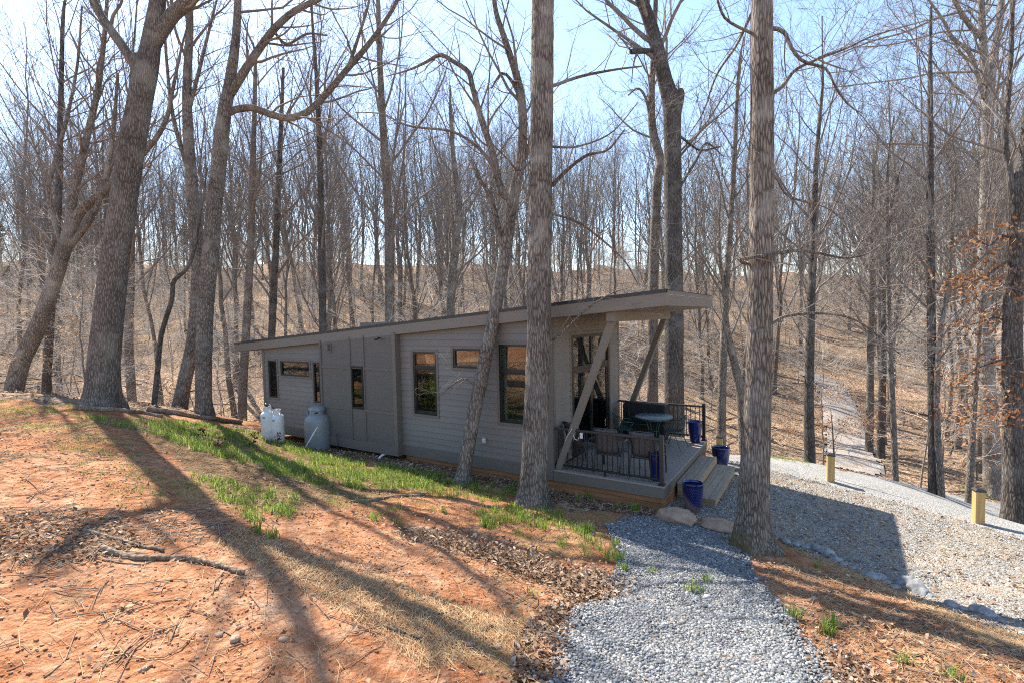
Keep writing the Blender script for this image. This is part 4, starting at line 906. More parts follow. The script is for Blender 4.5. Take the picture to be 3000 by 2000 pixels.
def hero(name, cat, label, trunk, d=None, limbs=(), mat=None, H=20.0, flare=.35, crown=(14, 7, 5), seed=1, t0=.5, leaf=None, k=40, dd=None, amp=.05, twig=None, skirt=.6, limbkids=(5, 4), ttop=.07, clen=.27):
    """trunk / limbs: [(u, v, width)] measured on the photograph, laid out at the trunk's real distance"""
    rng = np.random.default_rng(seed)
    if d is None: base = gp(trunk[0][0], trunk[0][1]); d = float((base-CAM)@FW)
    P = [at_d(u, v, d) for u, v, w in trunk]; W = [w/2*d/FPX*offax(u) for u, v, w in trunk]
    g = float(gz(P[0][0], P[0][1]))
    if P[0][2] > g+.1: P.insert(0, np.array([P[0][0], P[0][1], g])); W.insert(0, W[0]*1.12)
    base = np.array([P[0][0], P[0][1], g])
    P.insert(0, np.array([P[0][0], P[0][1], g-skirt])); W.insert(0, W[0]*1.05)
    vis = len(P)
    top = P[-1]; dr = unit(P[-1]-P[-2]); w = W[-1]
    while top[2]-g < H:                                        # the rest of the stem above the picture
        dr = unit(dr+np.array([0, 0, .25])+rng.normal(0, .10, 3)); top = top+dr*1.2; f = max(ttop, 1-(top[2]-P[vis-1][2])/(H-(P[vis-1][2]-g)+1e-6)); P.append(top); W.append(max(.02, w*f**.8))
    Q, R = densify(P, W, .09 if d < 12 else .16)
    t = empty(name, base, label, cat)
    V, F = trunk_mesh(Q, R, k, seed, flare, amp)
    tr = mesh_np('trunk', V-base, F, mat or M_OAK, t, smooth=True)
    parts = []; br = []
    for i, l in enumerate(limbs):
        off = l[0] if not isinstance(l[0], tuple) else 0.0; l = l[1:] if not isinstance(l[0], tuple) else l
        p = [at_d(u, v, d+off*j/(len(l)-1)) for j, (u, v, w) in enumerate(l)]; ww = [w/2*d/FPX*offax(u) for u, v, w in l]
        q, r = densify(p, ww, .12); V, F = trunk_mesh(q, r, 12 if ww[0] > .05 else 7, seed+i*3, 0, .03); br.append((q, r)); mesh_np('limb', V-base, F, mat or M_OAK, t, smooth=True)
    tw = []
    for q, r in br:                                            # side shoots along the limbs
        ii = np.linspace(0, len(q)-1, 12).astype(int); p, rr = q[ii][None], r[ii][None]
        L = np.linalg.norm(np.diff(q, axis=0), axis=1).sum()
        P2, R2 = children(rng, p, rr, max(3, int(limbkids[0]*L/1.6)), .15, 1., .8, min(.9, 1.5/L+.12), 7, .05, .13, .45, .004, .25, .3)
        P3, R3 = children(rng, P2, R2, limbkids[1]+2, .2, 1., .7, .48, 5, .03, .18, .55, .0028, .4); P4, R4 = children(rng, P3, R3, 3, .2, 1., .7, .5, 3, .02, .2, .6, .0022, .5)
        tw += [tubes(P2, R2, 5), tubes(P3, R3, 3), tubes(P4, R4, 3)]
    ii = np.linspace(0, len(Q)-1, 24).astype(int); p, rr = Q[ii][None], R[ii][None]
    if crown[0]:
        P1, R1 = children(rng, p, rr, crown[0], t0, .98, .7, clen, 8, .10, .11, .42, .012, .2)
        P2, R2 = children(rng, P1, R1, crown[1], .2, 1., .65, .45, 6, .05, .14, .6, .006, .3); P3, R3 = children(rng, P2, R2, crown[2], .15, 1., .7, .5, 4, .04, .18, .6, .0022+.0002*d, .4)
        tw += [tubes(P1, R1, 6), tubes(P2, R2, 4), tubes(P3, R3, 3)]
        if leaf:
            pts = P3[:, -1]; pts = pts[rng.uniform(size=len(pts)) < leaf[0]]
    if tw:
        V, F = merge(tw); mesh_np('crown', V-base, F, twig or M_TWIG, t)
    return t, base, br
T = []
hero('oak_tree', 'tree', 'great leaning oak with furrowed bark and a sawn stub below its fork, on the knoll',
     [(300,1192,128),(300,1150,110),(303,1080,102),(320,900,95),(345,700,87),(380,480,82),(408,310,78),(430,200,74),(445,110,58),(462,0,48),(478,-160,38)], None,
     [[(415,215,40),(395,190,37),(355,130,34),(305,60,31),(272,0,29),(225,-130,22),(190,-260,16)], [(440,150,50),(470,95,48),(510,40,44),(555,0,41),(650,-100,32),(720,-240,24)], [(420,195,60),(405,178,58),(398,172,50)]],
     M_OAKB, 14, .5, (9, 7, 5), 3, .8, k=56)
hero('oak_tree', 'tree', 'tall grey tree whose big lower limb dips then sweeps upward',
     [(600,1215,60),(597,1150,50),(600,950,50),(615,750,50),(635,540,48),(655,350,44),(672,250,36),(690,120,26),(697,0,22),(702,-140,16)], None,
     [[(675,275,30),(700,235,28),(745,165,25),(800,90,22),(860,35,19),(930,0,16),(1020,-50,12)],
      [.8, (660,335,26),(690,322,24),(740,317,23),(800,338,22),(850,346,22),(905,325,21),(960,270,20),(1020,200,19),(1080,130,16),(1130,60,13),(1165,0,10),(1190,-70,8)],
      [-.6, (1020,200,12),(1050,110,9),(1075,30,7),(1090,-40,5)], [.5, (800,90,10),(840,130,9),(900,100,7),(960,105,4)]], M_WOODT, 20, .3, (12, 8, 5), 5, .62, k=40)
hero('oak_tree', 'tree', 'grey trunk leaning behind the tree with the sweeping limb, its foot set to the left',
     [(527,1198,50),(540,1120,45),(565,1000,42),(578,850,40),(574,700,40),(562,540,38),(552,400,33),(548,250,28),(555,100,24),(560,-60,18)], 18,
     [[(562,520,18),(530,430,15),(505,330,12),(490,200,10),(480,60,7)], [(552,330,14),(580,220,12),(610,100,9),(640,-20,6)]], M_WOODT, 20, .2, (10, 8, 5), 6, .6, k=30)
hero('oak_tree', 'tree', 'forked tree leaning far over to the right on the hillside left of the great oak',
     [(38,1162,64),(62,1060,60),(110,960,55),(160,820,50),(198,700,46),(235,620,34),(300,565,28),(350,510,24),(430,440,18)], 18,
     [[(198,700,36),(215,580,30),(248,430,25),(285,270,20),(305,110,15),(318,-60,10)], [(185,735,20),(160,650,18),(142,560,17),(165,460,15),(200,330,12),(228,180,9),(240,20,6)], [(205,720,26),(260,650,22),(300,560,18),(330,400,14),(345,220,10)]], M_WOODT, 14, .2, (10, 8, 5), 8, .55, k=30)
hero('sapling', 'tree', 'thin dark sapling with a double bend standing behind the logs', [(452,1188,18),(462,1080,17),(473,980,16),(503,880,15),(509,825,14),(540,795,13),(560,762,12),(575,700,8),(592,600,6)], 16, (), M_OAKD, 7, .1, (7, 6, 4), 9, .45, k=14, amp=.02)
hero('oak_tree', 'tree', 'slender leaning tree with bent limbs close against the cabin wall',
     [(1357,1410,56),(1362,1360,42),(1385,1230,40),(1420,1060,38),(1460,860,36),(1480,740,36),(1500,600,34),(1525,480,30),(1532,380,28),(1528,300,26),(1515,230,22),(1480,120,18),(1452,30,14),(1446,-60,12)], None,
     [[(1505,585,24),(1470,560,22),(1440,440,20),(1410,350,18),(1385,260,16),(1372,212,15),(1330,182,12),(1290,162,12),(1250,182,9),(1200,205,6),(1130,225,3)], [(1478,735,20),(1462,680,19),(1446,610,17),(1425,555,14),(1400,520,10),(1380,470,6)],
      [(1525,480,16),(1548,440,14),(1560,380,11),(1582,300,10),(1590,240,7)], [-.4, (1395,1132,8),(1360,1108,6),(1320,1130,5),(1282,1168,3)], [.5, (1468,560,11),(1440,480,10),(1390,425,9),(1320,385,8),(1200,370,6),(1120,335,4),(1040,330,2.5)], [(1528,300,12),(1500,240,10),(1470,215,8),(1440,260,5)]],
     M_WOODT, 11, .35, (7, 7, 5), 11, .7, k=28, limbkids=(6, 5))
hero('oak_tree', 'tree', 'straight thick oak trunk standing against the cabin in front of the deck end',
     [(1557,1476,104),(1560,1430,84),(1567,1300,74),(1578,1000,70),(1583,600,68),(1588,300,66),(1590,0,64),(1593,-300,58)], None,
     [[-.6, (1612,1006,9),(1660,960,7),(1720,905,6),(1790,860,4),(1840,845,2.5)], [-.7, (1616,545,13),(1660,500,11),(1720,455,9),(1780,440,7),(1830,380,4)], [.8, (1612,255,11),(1700,225,9),(1800,205,7),(1880,195,5)], [(1612,625,8),(1690,650,7),(1760,700,6),(1830,765,5),(1870,835,3)],
      [-.5, (1565,460,9),(1520,500,7),(1490,470,5),(1440,420,3)], [.7, (1612,430,8),(1690,430,6),(1790,390,5),(1870,300,3)]], M_OAK, 19, .42, (12, 7, 5), 13, .62, k=64, amp=.075)
hero('oak_tree', 'tree', 'dark-barked tree with a snapped stub and a leaning top, behind the deck',
     [(1975,1325,66),(1975,1200,60),(1975,900,53),(1972,600,51),(1970,400,52),(1968,310,54),(1945,225,44),(1920,120,40),(1895,40,36),(1860,-45,32),(1815,-150,28)], 19.0,
     [[(1975,330,46),(1988,290,34),(1994,268,26),(1996,262,14)], [-1.0, (1905,150,14),(1875,150,18),(1852,152,16),(1848,152,6)], [.8, (1985,560,10),(2040,470,8),(2070,420,6),(2120,460,3)], [.6, (1992,400,8),(2050,440,7),(2110,430,5)]], M_OAKD, 19, .2, (10, 7, 5), 15, .74, k=36, amp=.07)
hero('oak_tree', 'tree', 'slim brown tree growing just left of the dark snapped one behind the deck', [(1910,1290,36),(1912,1100,32),(1915,800,30),(1925,540,28),(1934,470,26),(1912,380,24),(1909,280,20),(1915,150,16),(1921,0,14),(1925,-150,10)], 20.5, [[(1915,420,9),(1895,300,8),(1870,260,6),(1840,280,4)]], M_WOODT, 18, .15, (11, 8, 5), 16, .55, k=22)
hero('oak_tree', 'tree', 'straight thick oak with a mossy foot at the edge of the gravel path',
     [(2207,1600,140),(2204,1572,116),(2206,1500,98),(2212,1350,88),(2222,1100,80),(2228,800,74),(2232,400,70),(2232,0,66),(2233,-300,60)], None,
     [[.6, (2240,286,16),(2290,256,13),(2330,206,11),(2400,172,9),(2480,142,8),(2560,105,6),(2680,70,5),(2800,40,3)], [-.5, (2255,82,15),(2295,92,13),(2318,140,12),(2355,182,10),(2420,202,8),(2450,262,6),(2490,312,5),(2525,332,3)],
      [.4, (2250,506,11),(2275,522,9),(2305,572,8),(2360,592,7),(2440,620,4),(2500,700,3)], [-.8, (2195,775,9),(2165,762,11),(2250,748,12),(2330,735,10),(2400,742,9),(2480,757,7),(2560,735,5),(2590,700,3)], [.5, (2250,955,12),(2300,927,11),(2400,918,9),(2500,935,7),(2580,990,5),(2640,1040,3)],
      [-.6, (2205,100,10),(2130,60,8),(2105,10,7),(2095,-60,5)], [.9, (2210,20,9),(2160,130,8),(2100,220,7),(2060,330,5),(2015,400,3)]], M_OAKM, 19, .48, (12, 7, 5), 17, .62, k=64, amp=.075, limbkids=(7, 5))
hero('pale_tree', 'tree', 'pale-barked forked tree at the far edge of the driveway behind the end bollard',
     [(2915,1447,74),(2905,1300,58),(2890,1100,50),(2882,900,44),(2885,700,42),(2890,550,40),(2893,400,38),(2898,260,36),(2915,150,26),(2930,50,24),(2940,-70,20)], None,
     [[(2895,280,30),(2880,130,26),(2875,0,20),(2870,-130,15)], [(2880,290,17),(2858,200,15),(2835,150,14),(2790,110,12),(2760,55,10),(2720,0,7)], [.5, (2872,452,12),(2800,440,10),(2700,425,8),(2600,422,6),(2560,430,3)], [-.6, (2870,205,8),(2835,212,8),(2740,215,7),(2650,232,6),(2540,245,5),(2420,260,3)], [(2870,110,20),(2830,60,17),(2795,0,14),(2765,-90,10)],
      [.5, (2850,30,8),(2760,50,8),(2650,95,7),(2560,120,6),(2440,165,4)], [-.5, (2840,90,7),(2760,95,6),(2620,130,5),(2500,140,3)]], M_PALE, 16, .3, (9, 7, 5), 19, .6, k=36, limbkids=(6, 5))
tl, tl_base, tl_br = hero('oak_tree', 'tree', 'dark trunk hung with russet dead leaves beside the pale forked tree',
     [(2975,1455,84),(2970,1250,70),(2965,1000,64),(2970,800,60),(2975,600,56),(2986,520,50),(3002,450,44),(3015,300,36),(3025,0,30)], 11.6,
     [[(2968,620,28),(2958,500,24),(2945,400,21),(2960,200,17),(2966,0,15),(2970,-120,10)], [-.5, (2960,760,12),(2900,800,10),(2840,830,7),(2790,850,4)], [-.8, (2965,900,12),(2990,860,10),(3040,830,8),(3100,840,5)], [.6, (2958,1050,11),(2910,1060,9),(2850,1085,6),(2800,1130,4)], [-.6, (2970,1110,10),(3010,1090,8),(3070,1110,5)], [-.4, (2965,700,10),(2930,690,8),(2900,720,5),(2860,700,3)], [-.5, (2968,1200,9),(2925,1190,7),(2880,1210,5),(2830,1240,3)], [.4, (2966,960,9),(2920,930,7),(2870,945,5),(2810,960,3)]], M_OAKD, 17, .3, (9, 7, 5), 21, .62, k=40, amp=.07)
lv = []
rg = np.random.default_rng(5)
for q, r in tl_br[1:]:
    lv.append(q[len(q)//4:])
lp = np.concatenate(lv); lp = np.repeat(lp, 15, 0)+rg.normal(0, .30, (len(lp)*15, 3))*np.array([1, 1, .7])
V, F, Cc = leaves_at(rg, lp[::2], 3, .08, .065, RUSSET); mesh_np('dead_leaves', V-tl_base, F, M_DLEAF, tl, col=Cc)
MOREH = [('tall straight tree with a thin flaring crown between the last two bollards', [(2735,1425,34),(2732,1200,30),(2728,900,27),(2725,600,24),(2725,400,20),(2725,200,14),(2728,20,8)], 15, 14),
         ('slim twin stem hugging the tall straight tree between the last two bollards', [(2757,1432,24),(2745,1200,20),(2752,1000,17),(2775,860,14),(2790,700,10),(2800,520,6)], 14.8, 10),
         ('thin grey stem above the bend of the driveway', [(2622,1390,22),(2616,1200,19),(2606,1000,16),(2602,800,13),(2600,560,9)], 17, 12),
         ('brown trunk just right of the mossy-footed oak, across the driveway', [(2372,1320,34),(2370,1150,29),(2376,900,25),(2384,700,21),(2390,500,16),(2402,340,11)], 18.5, 16),
         ('grey trunk rising behind the bollard by the far blue pot', [(2112,1325,30),(2115,1150,26),(2125,900,22),(2140,650,18),(2152,450,14),(2165,200,9)], 20, 16),
         ('low-forking grey tree behind the mossy-footed oak', [(2182,1320,36),(2172,1160,31),(2150,1060,26),(2130,960,18),(2120,850,13)], 20, 11),
         ('dark straight trunk rising behind the low end of the roof', [(948,1150,26),(945,900,23),(940,600,20),(936,420,17),(928,240,12),(915,60,8)], 22, 19),
         ('tall mid-brown trunk rising behind the middle of the roof', [(1142,1100,30),(1140,700,27),(1130,500,25),(1118,300,20),(1110,100,15),(1106,-60,11)], 21, 20),
         ('crooked forked trunk rising above the roof left of the leaning slender tree', [(1318,1100,27),(1322,850,26),(1338,680,24),(1344,590,20),(1330,480,14),(1320,330,10)], 21, 15),
         ('reddish trunk on the hillside left of the great oak', [(135,1150,30),(150,900,27),(170,600,24),(178,300,18),(185,50,12)], 21, 18),
         ('dark trunk on the slope just right of the great oak', [(378,1010,28),(382,850,26),(385,650,22),(388,450,16),(395,250,10)], 27, 18),
         ('straight trunk rising between the double trunks and the cabin end', [(710,1180,28),(722,950,25),(735,700,22),(742,450,17),(748,200,11)], 24, 19),
         ('second straight trunk just left of the cabin end', [(790,1150,24),(800,900,22),(812,650,19),(822,400,14),(830,200,9)], 26, 19),
         ('dark trunk leaning left on the far right slope', [(2840,1430,26),(2850,1250,22),(2862,1050,18),(2880,850,14)], 16.5, 12),
         ('straight grey trunk beside the far trail', [(2548,1200,24),(2550,1050,22),(2552,850,19),(2556,650,15),(2560,480,10)], 30, 18),
         ('right-hand grey trunk of the pair by the far trail', [(2582,1225,24),(2588,1050,22),(2594,850,19),(2605,650,14)], 29, 17)]
for i, (l, tr, d, H) in enumerate(MOREH): hero('woodland_tree', 'tree', l, tr, d, (), M_WOODT if i % 3 else M_OAKD, H, .15, (19, 8, 6), 40+i, .38, k=16, amp=.03, clen=.34)
# moss collar on the path oak
# ------------------------------------------------------------------ the bare wood across the valley
PROTO = []
for i in range(9):
    rg = np.random.default_rng(100+i); H = rg.uniform(17, 24); a = .62 if i % 3 else .8
    PROTO.append((H, wood_tree(rg, H, rg.uniform(.13, .20), rg.uniform(.20, .42), 22+int(rg.integers(0, 6)), 7, 5, a*.8, .34+.04*(i % 3), .13, .045, 8, .026, .0065)))
SAP = []
for i in range(7):
    rg = np.random.default_rng(200+i); H = rg.uniform(4.5, 8.5)
    SAP.append((H, wood_tree(rg, H, rg.uniform(.028, .05), .14, 18, 8, 5, 1.2, .42, .02, .08, 5, .03, .006)))
def meshes(lst, nm, m1, m2):
    out = []
    for H, (tr, cr) in lst:
        r = []
        for n, (V, F), m, sm in (('trunk', tr, m1, True), ('crown', cr, m2, False)):
            o = mesh_np(n, V, F, m, smooth=sm); r.append(o.data); bpy.data.objects.remove(o)
        out.append(r)
    return out
PM, SM = meshes(PROTO, 'w', M_WOODT, M_TWIG), meshes(SAP, 's', M_PALE, M_TWIGP)
rg = np.random.default_rng(77)
def scatter(n, dmin, dmax, gap, umin=-700, umax=3700, pw=1.0):
    out = []; tries = 0
    while len(out) < n and tries < 30000:
        tries += 1
        u = rg.uniform(umin, umax); d = dmin+(dmax-dmin)*rg.uniform()**pw
        q = CAM+(FW+RT*(u-1500)/FPX)*d; x, y = q[0], q[1]
        if -12.5 < x < 4 and -1.5 < y < 5.5: continue
        if min(seg_dist(np.array([x]), np.array([y]), TRAIL)) < 1.8 or pdist(np.array([x]), np.array([y]), DRIVE)[0] > -1.2 or pdist(np.array([x]), np.array([y]), PAD)[0] > -1.2: continue
        if u > 2000 and d < 14.5 or u < 700 and d < 19 or 700 <= u <= 2000 and y < 7: continue
        if gap < .85 and d < 55 and 2400 < u < 2535: continue
        if gap >= .85 and d < 50 and 2400 < u < 2535: continue
        if any((x-a)**2+(y-b)**2 < (gap*(.6+d/60))**2 for a, b in out): continue
        out.append((x, y))
    return out
spots = scatter(285, 21, 95, 1.5, pw=.62); spots2 = scatter(200, 17, 68, .8, pw=.8)
WL = ['tall bare tree in the wood across the valley, with steeply rising limbs', 'tall bare tree in the wood across the valley, with a broad spreading crown', 'tall bare tree in the wood across the valley, with a narrow crown']
for lst, prot, me, nm, grp, lab in ((spots, PROTO, PM, 'forest_tree', 'bare trees of the wood across the valley', WL), (spots2, SAP, SM, 'understory_sapling', 'pale understory saplings in the wood', ['pale fine-twigged sapling in the understory of the wood'])):
    zz = gz(np.array([a for a, _ in lst]), np.array([b for _, b in lst]))
    for j, (x, y) in enumerate(lst):
        i = int(rg.integers(0, len(prot))); s = rg.uniform(.8, 1.15)
        e = empty(nm, (x, y, float(zz[j])), lab[i % 3 if len(lab) > 1 else 0], 'tree', grp, rg.uniform(0, 6.28)); e.scale = (s*rg.uniform(.9, 1.1), s*rg.uniform(.9, 1.1), s)
        for n, d in zip(('trunk', 'crown'), me[i]):
            c = bpy.data.objects.new(n, d); COL.objects.link(c); c.parent = e
# far ridge wood and thickets, read as one mass: instanced by geometry nodes
rg2 = np.random.default_rng(9)
far = [wood_tree(rg2, 18, .16, .3, 18, 7, 6, .6, .36, .14, .04, 6, .024, .012) for _ in range(4)]
shr = [wood_tree(rg2, 7.5, .05, .08, 18, 7, 6, 1.0, .45, .04, .06, 5, .03, .008) for _ in range(5)]
def far_wood(name, protos, m1, pts, label):
    ob = []
    for V0, V1 in protos:
        V, F = merge([V0, V1]); o = mesh_np(name+'_form', V, F, m1); COL.objects.unlink(o); ob.append(o)
    P = np.array(pts); P = np.column_stack([P, gz(P[:, 0], P[:, 1])-.1])
    me = bpy.data.meshes.new(name); me.from_pydata([tuple(q) for q in P], [], []); host = bpy.data.objects.new(name, me); link(host)
    g = bpy.data.node_groups.new(name, 'GeometryNodeTree'); g.interface.new_socket('Geometry', in_out='INPUT', socket_type='NodeSocketGeometry'); g.interface.new_socket('Geometry', in_out='OUTPUT', socket_type='NodeSocketGeometry')
    gi, go, ip, jn = g.nodes.new('NodeGroupInput'), g.nodes.new('NodeGroupOutput'), g.nodes.new('GeometryNodeInstanceOnPoints'), g.nodes.new('GeometryNodeJoinGeometry')
    for o in ob:
        oi = g.nodes.new('GeometryNodeObjectInfo'); oi.inputs['Object'].default_value = o; oi.inputs['As Instance'].default_value = True; g.links.new(oi.outputs['Geometry'], jn.inputs[0])
    ip.inputs['Pick Instance'].default_value = True
    rr = g.nodes.new('FunctionNodeRandomValue'); rr.data_type = 'FLOAT_VECTOR'; rr.inputs[0].default_value = (-.05, -.05, 0); rr.inputs[1].default_value = (.05, .05, 6.28)
    rs = g.nodes.new('FunctionNodeRandomValue'); rs.data_type = 'FLOAT'; rs.inputs[2].default_value = .7; rs.inputs[3].default_value = 1.25; rs.inputs['Seed'].default_value = 3
    g.links.new(gi.outputs[0], ip.inputs['Points']); g.links.new(jn.outputs[0], ip.inputs['Instance']); g.links.new(rr.outputs[0], ip.inputs['Rotation']); g.links.new(rs.outputs[1], ip.inputs['Scale']); g.links.new(ip.outputs[0], go.inputs[0])
    host.modifiers.new('scatter', 'NODES').node_group = g
    return tag(host, label, 'wood', kind='stuff')
far_wood('distant_wood', far, M_TWIG, scatter(90, 55, 95, .8, -1000, 4000)+scatter(330, 88, 150, .8, -1200, 4200), 'line of bare distant trees along the ridge')
far_wood('hillside_thicket', shr, M_TWIGP, scatter(360, 46, 84, .5, -1000, 4000, .8)+scatter(520, 82, 122, .4, -1000, 4000), 'grey leafless thicket of brush covering the far hillside')
# pines on the left skyline and one dark pine crown over the roof
M_PINE = attr_mat('pine_needles', .8, .3, 6, .2, .2)
def pine(rng, H, dens=26, t0=.3):
    P0 = np.array([(0, 0, -.5), (0.05, 0, H*.5), (0, .05, H)]); tr = tubes(P0[None], np.array([[.16, .11, .03]]), 8)
    ii = np.linspace(0, 2, 12); P = np.stack([np.interp(ii, np.arange(3), P0[:, k]) for k in range(3)], 1)[None]; R = np.interp(ii, [0, 1, 2], [.16, .11, .03])[None]
    P1, R1 = children(rng, P, R, 34, t0, .99, 1.2, .20, 6, .04, .08, .3, .01, .3, .75); P2, R2 = children(rng, P1, R1, 6, .3, 1, .7, .4, 4, .05, .1, .5, .006, .4)
    C = P2.reshape(-1, 3); C = np.repeat(C, 9, 0)+rng.normal(0, .16, (len(C)*9, 3)); V, F, cc = leaf_mesh(rng, C, .085, [(.075, .10, .04), (.09, .12, .05), (.06, .085, .035)], None)
    return tr, merge([tubes(P1, R1, 4), tubes(P2, R2, 3)]), (V, F, cc)
pr_ = pine(np.random.default_rng(4), 11)
pm = []
for n, dta, m in (('trunk', pr_[0], M_WOODT), ('branches', pr_[1], M_WOODT)):
    o = mesh_np(n, dta[0], dta[1], m); pm.append((n, o.data)); bpy.data.objects.remove(o)
o = mesh_np('needles', pr_[2][0], pr_[2][1], M_PINE, col=pr_[2][2]); pm.append(('needles', o.data)); bpy.data.objects.remove(o)
for (u, d, s, lab) in [(-150,72,.8,0),(20,78,.7,0),(110,85,.8,0),(230,76,.65,0),(560,88,.75,0),(650,80,.6,0),(760,92,.8,0),(30,62,.5,0),(-300,70,.9,0),(840,90,.7,0)]:
    q = CAM+(FW+RT*(u-1500)/FPX)*d; e = empty('pine_tree', (q[0], q[1], float(gz(q[0], q[1]))), 'tall pine with a green crown above the middle of the roof' if lab else 'green pine on the skyline of the far hill', 'tree', None if lab else 'pines on the skyline', rg.uniform(0, 6)); e.scale = (s,)*3
    for n, dta in pm: c = bpy.data.objects.new(n, dta); COL.objects.link(c); c.parent = e
# beech sapling still in pale leaf, left of the great oak
for nm_, (u, d, lab) in enumerate([(235, 20, 'beech sapling holding pale tan leaves at the left of the great oak'), (2700, 20, 'beech sapling holding russet leaves low on the right slope'), (2420, 24, 'small leafy beech sapling beside the trail foot')]):
    q = CAM+(FW+RT*(u-1500)/FPX)*d; x, y = q[0], q[1]; e = empty('beech_sapling', (x, y, float(gz(x, y))), lab, 'tree')
    for n, dta in zip(('trunk', 'crown'), SM[nm_]): c = bpy.data.objects.new(n, dta); COL.objects.link(c); c.parent = e
    V = np.array([v.co[:] for v in SM[nm_][1].vertices]); V = V[V[:, 2] < 5][::3][:1700]; Vv, Ff, Cc = leaf_mesh(rg, V+rg.normal(0, .05, V.shape), .055, [(.50, .36, .22), (.42, .27, .15), (.55, .42, .28)] if nm_ == 0 else RUSSET, None); mesh_np('dead_leaves', Vv, Ff, M_DLEAF, e, col=Cc)

# ------------------------------------------------------------------ loose ground cover
rg = np.random.default_rng(303)
def in_poly(n, poly, margin=0.0):
    lo, hi = poly.min(0), poly.max(0); out = []
    got = 0
    while got < n:
        q = rg.uniform(lo, hi, (n*3, 2)); q = q[inside(q[:, 0], q[:, 1], poly)]; out.append(q); got += len(q)
        if len(q) == 0: break
    return np.concatenate(out)[:n]
def gnormal(x, y, e=.12):
    zx = (gz(x+e, y)-gz(x-e, y))/(2*e); zy = (gz(x, y+e)-gz(x, y-e))/(2*e); return unit(np.stack([-zx, -zy, np.ones_like(zx)], -1))
def lay(xy, lift=0.0): return np.stack([xy[:, 0], xy[:, 1], gz(xy[:, 0], xy[:, 1])+lift], -1)
def clear_house(xy): return xy[~((xy[:, 0] > HL-.05) & (xy[:, 0] < HD+.02) & (xy[:, 1] > -.02) & (xy[:, 1] < HW+.02))]
M_LEAF, M_BLADE, M_STONE, M_STRAWM = attr_mat('leaf_litter', .85, .3, 25, .15, .15), attr_mat('grass_blade', .55, .2, 10, .3, .5), attr_mat('gravel_stone', .85, .3, 40, .3), attr_mat('straw', .8, .2, 20, .2)
def rubble(P, size, cols, flat=.7):
    n = len(P); c = np.array([(x, y, z) for x in (-1, 1) for y in (-1, 1) for z in (-1, 1)], float)
    s = size*rg.lognormal(0, .32, (n, 1, 1)); v = c[None]*s*rg.uniform(.45, 1.0, (n, 8, 3))
    a = rg.uniform(0, 6.28, n); tl = rg.normal(0, .5, n); v[..., 2] *= flat
    ca, sa, ct, st_ = np.cos(a)[:, None], np.sin(a)[:, None], np.cos(tl)[:, None], np.sin(tl)[:, None]
    y, z = v[..., 1]*ct-v[..., 2]*st_, v[..., 1]*st_+v[..., 2]*ct; x = v[..., 0]
    v = np.stack([x*ca-y*sa, x*sa+y*ca, z], -1)+P[:, None]
    f = np.array([(0,1,3,2),(4,6,7,5),(0,4,5,1),(2,3,7,6),(0,2,6,4),(1,5,7,3)])
    F = (np.arange(n)[:, None, None]*8+f[None]).reshape(-1, 4)
    cc = np.array(cols)[rg.integers(0, len(cols), n)]*rg.uniform(.75, 1.25, (n, 1)); return v.reshape(-1, 3), F, np.repeat(cc, 8, 0)
GREYS = [(.13, .135, .142), (.19, .196, .204), (.25, .257, .263), (.32, .326, .326), (.42, .415, .40), (.17, .176, .184), (.26, .235, .20)]
q = in_poly(28000, PATH); D = pdist(q[:, 0], q[:, 1], PATH)+(fbm(q[:, 0]*1.7, q[:, 1]*1.7, 91, 4)-.47)*.35; q = q[D > -.02]
e_ = np.concatenate([PATH[[i]]+rg.normal(0, .16, (40, 2)) for i in list(range(0, 10))+list(range(12, 19))]); q = np.concatenate([q, e_])
V, F, C = rubble(lay(q, .032), .0112, GREYS); tag(mesh_np('path_gravel', V, F, M_STONE, col=C), 'loose blue grey stones covering the gravel path', 'gravel', kind='stuff')
q = in_poly(15000, PAD); q = clear_house(q); D = np.hypot(q[:, 0]-CAM[0], q[:, 1]-CAM[1]); q = q[D < 19]
V, F, C = rubble(lay(q, .014), .0105, [(.20, .19, .175), (.31, .285, .25), (.40, .37, .325), (.50, .475, .43), (.29, .22, .16)]); tag(mesh_np('pad_gravel', V, F, M_STONE, col=C), 'loose tan and grey stones on the parking pad', 'gravel', kind='stuff')
# clods and chips on the bare clay
YARD = poly_world([(-500,1250),(300,1230),(700,1300),(1300,1450),(1700,1520),(1780,1560),(1650,1750),(1550,2250),(-500,2250)]); BANK = poly_world([(2230,1640),(2560,1705),(3100,1930),(3300,2250),(2560,2250),(2390,1900),(2250,1720)])
q = np.concatenate([in_poly(19000, YARD), in_poly(4000, BANK)]); k = fbm(q[:, 0]*1.2, q[:, 1]*1.2, 401, 3); q = q[rg.uniform(size=len(q)) < sstep(.36, .6, k)*.8+.2]
V, F, C = rubble(lay(q, .004), .0095, [(.34, .15, .07), (.42, .21, .11), (.26, .11, .05), (.46, .30, .19), (.36, .26, .19)], .5); tag(mesh_np('clay_clods', V, F, M_STONE, col=C), 'small clods and stone chips strewn over the red clay', 'clods', kind='stuff')
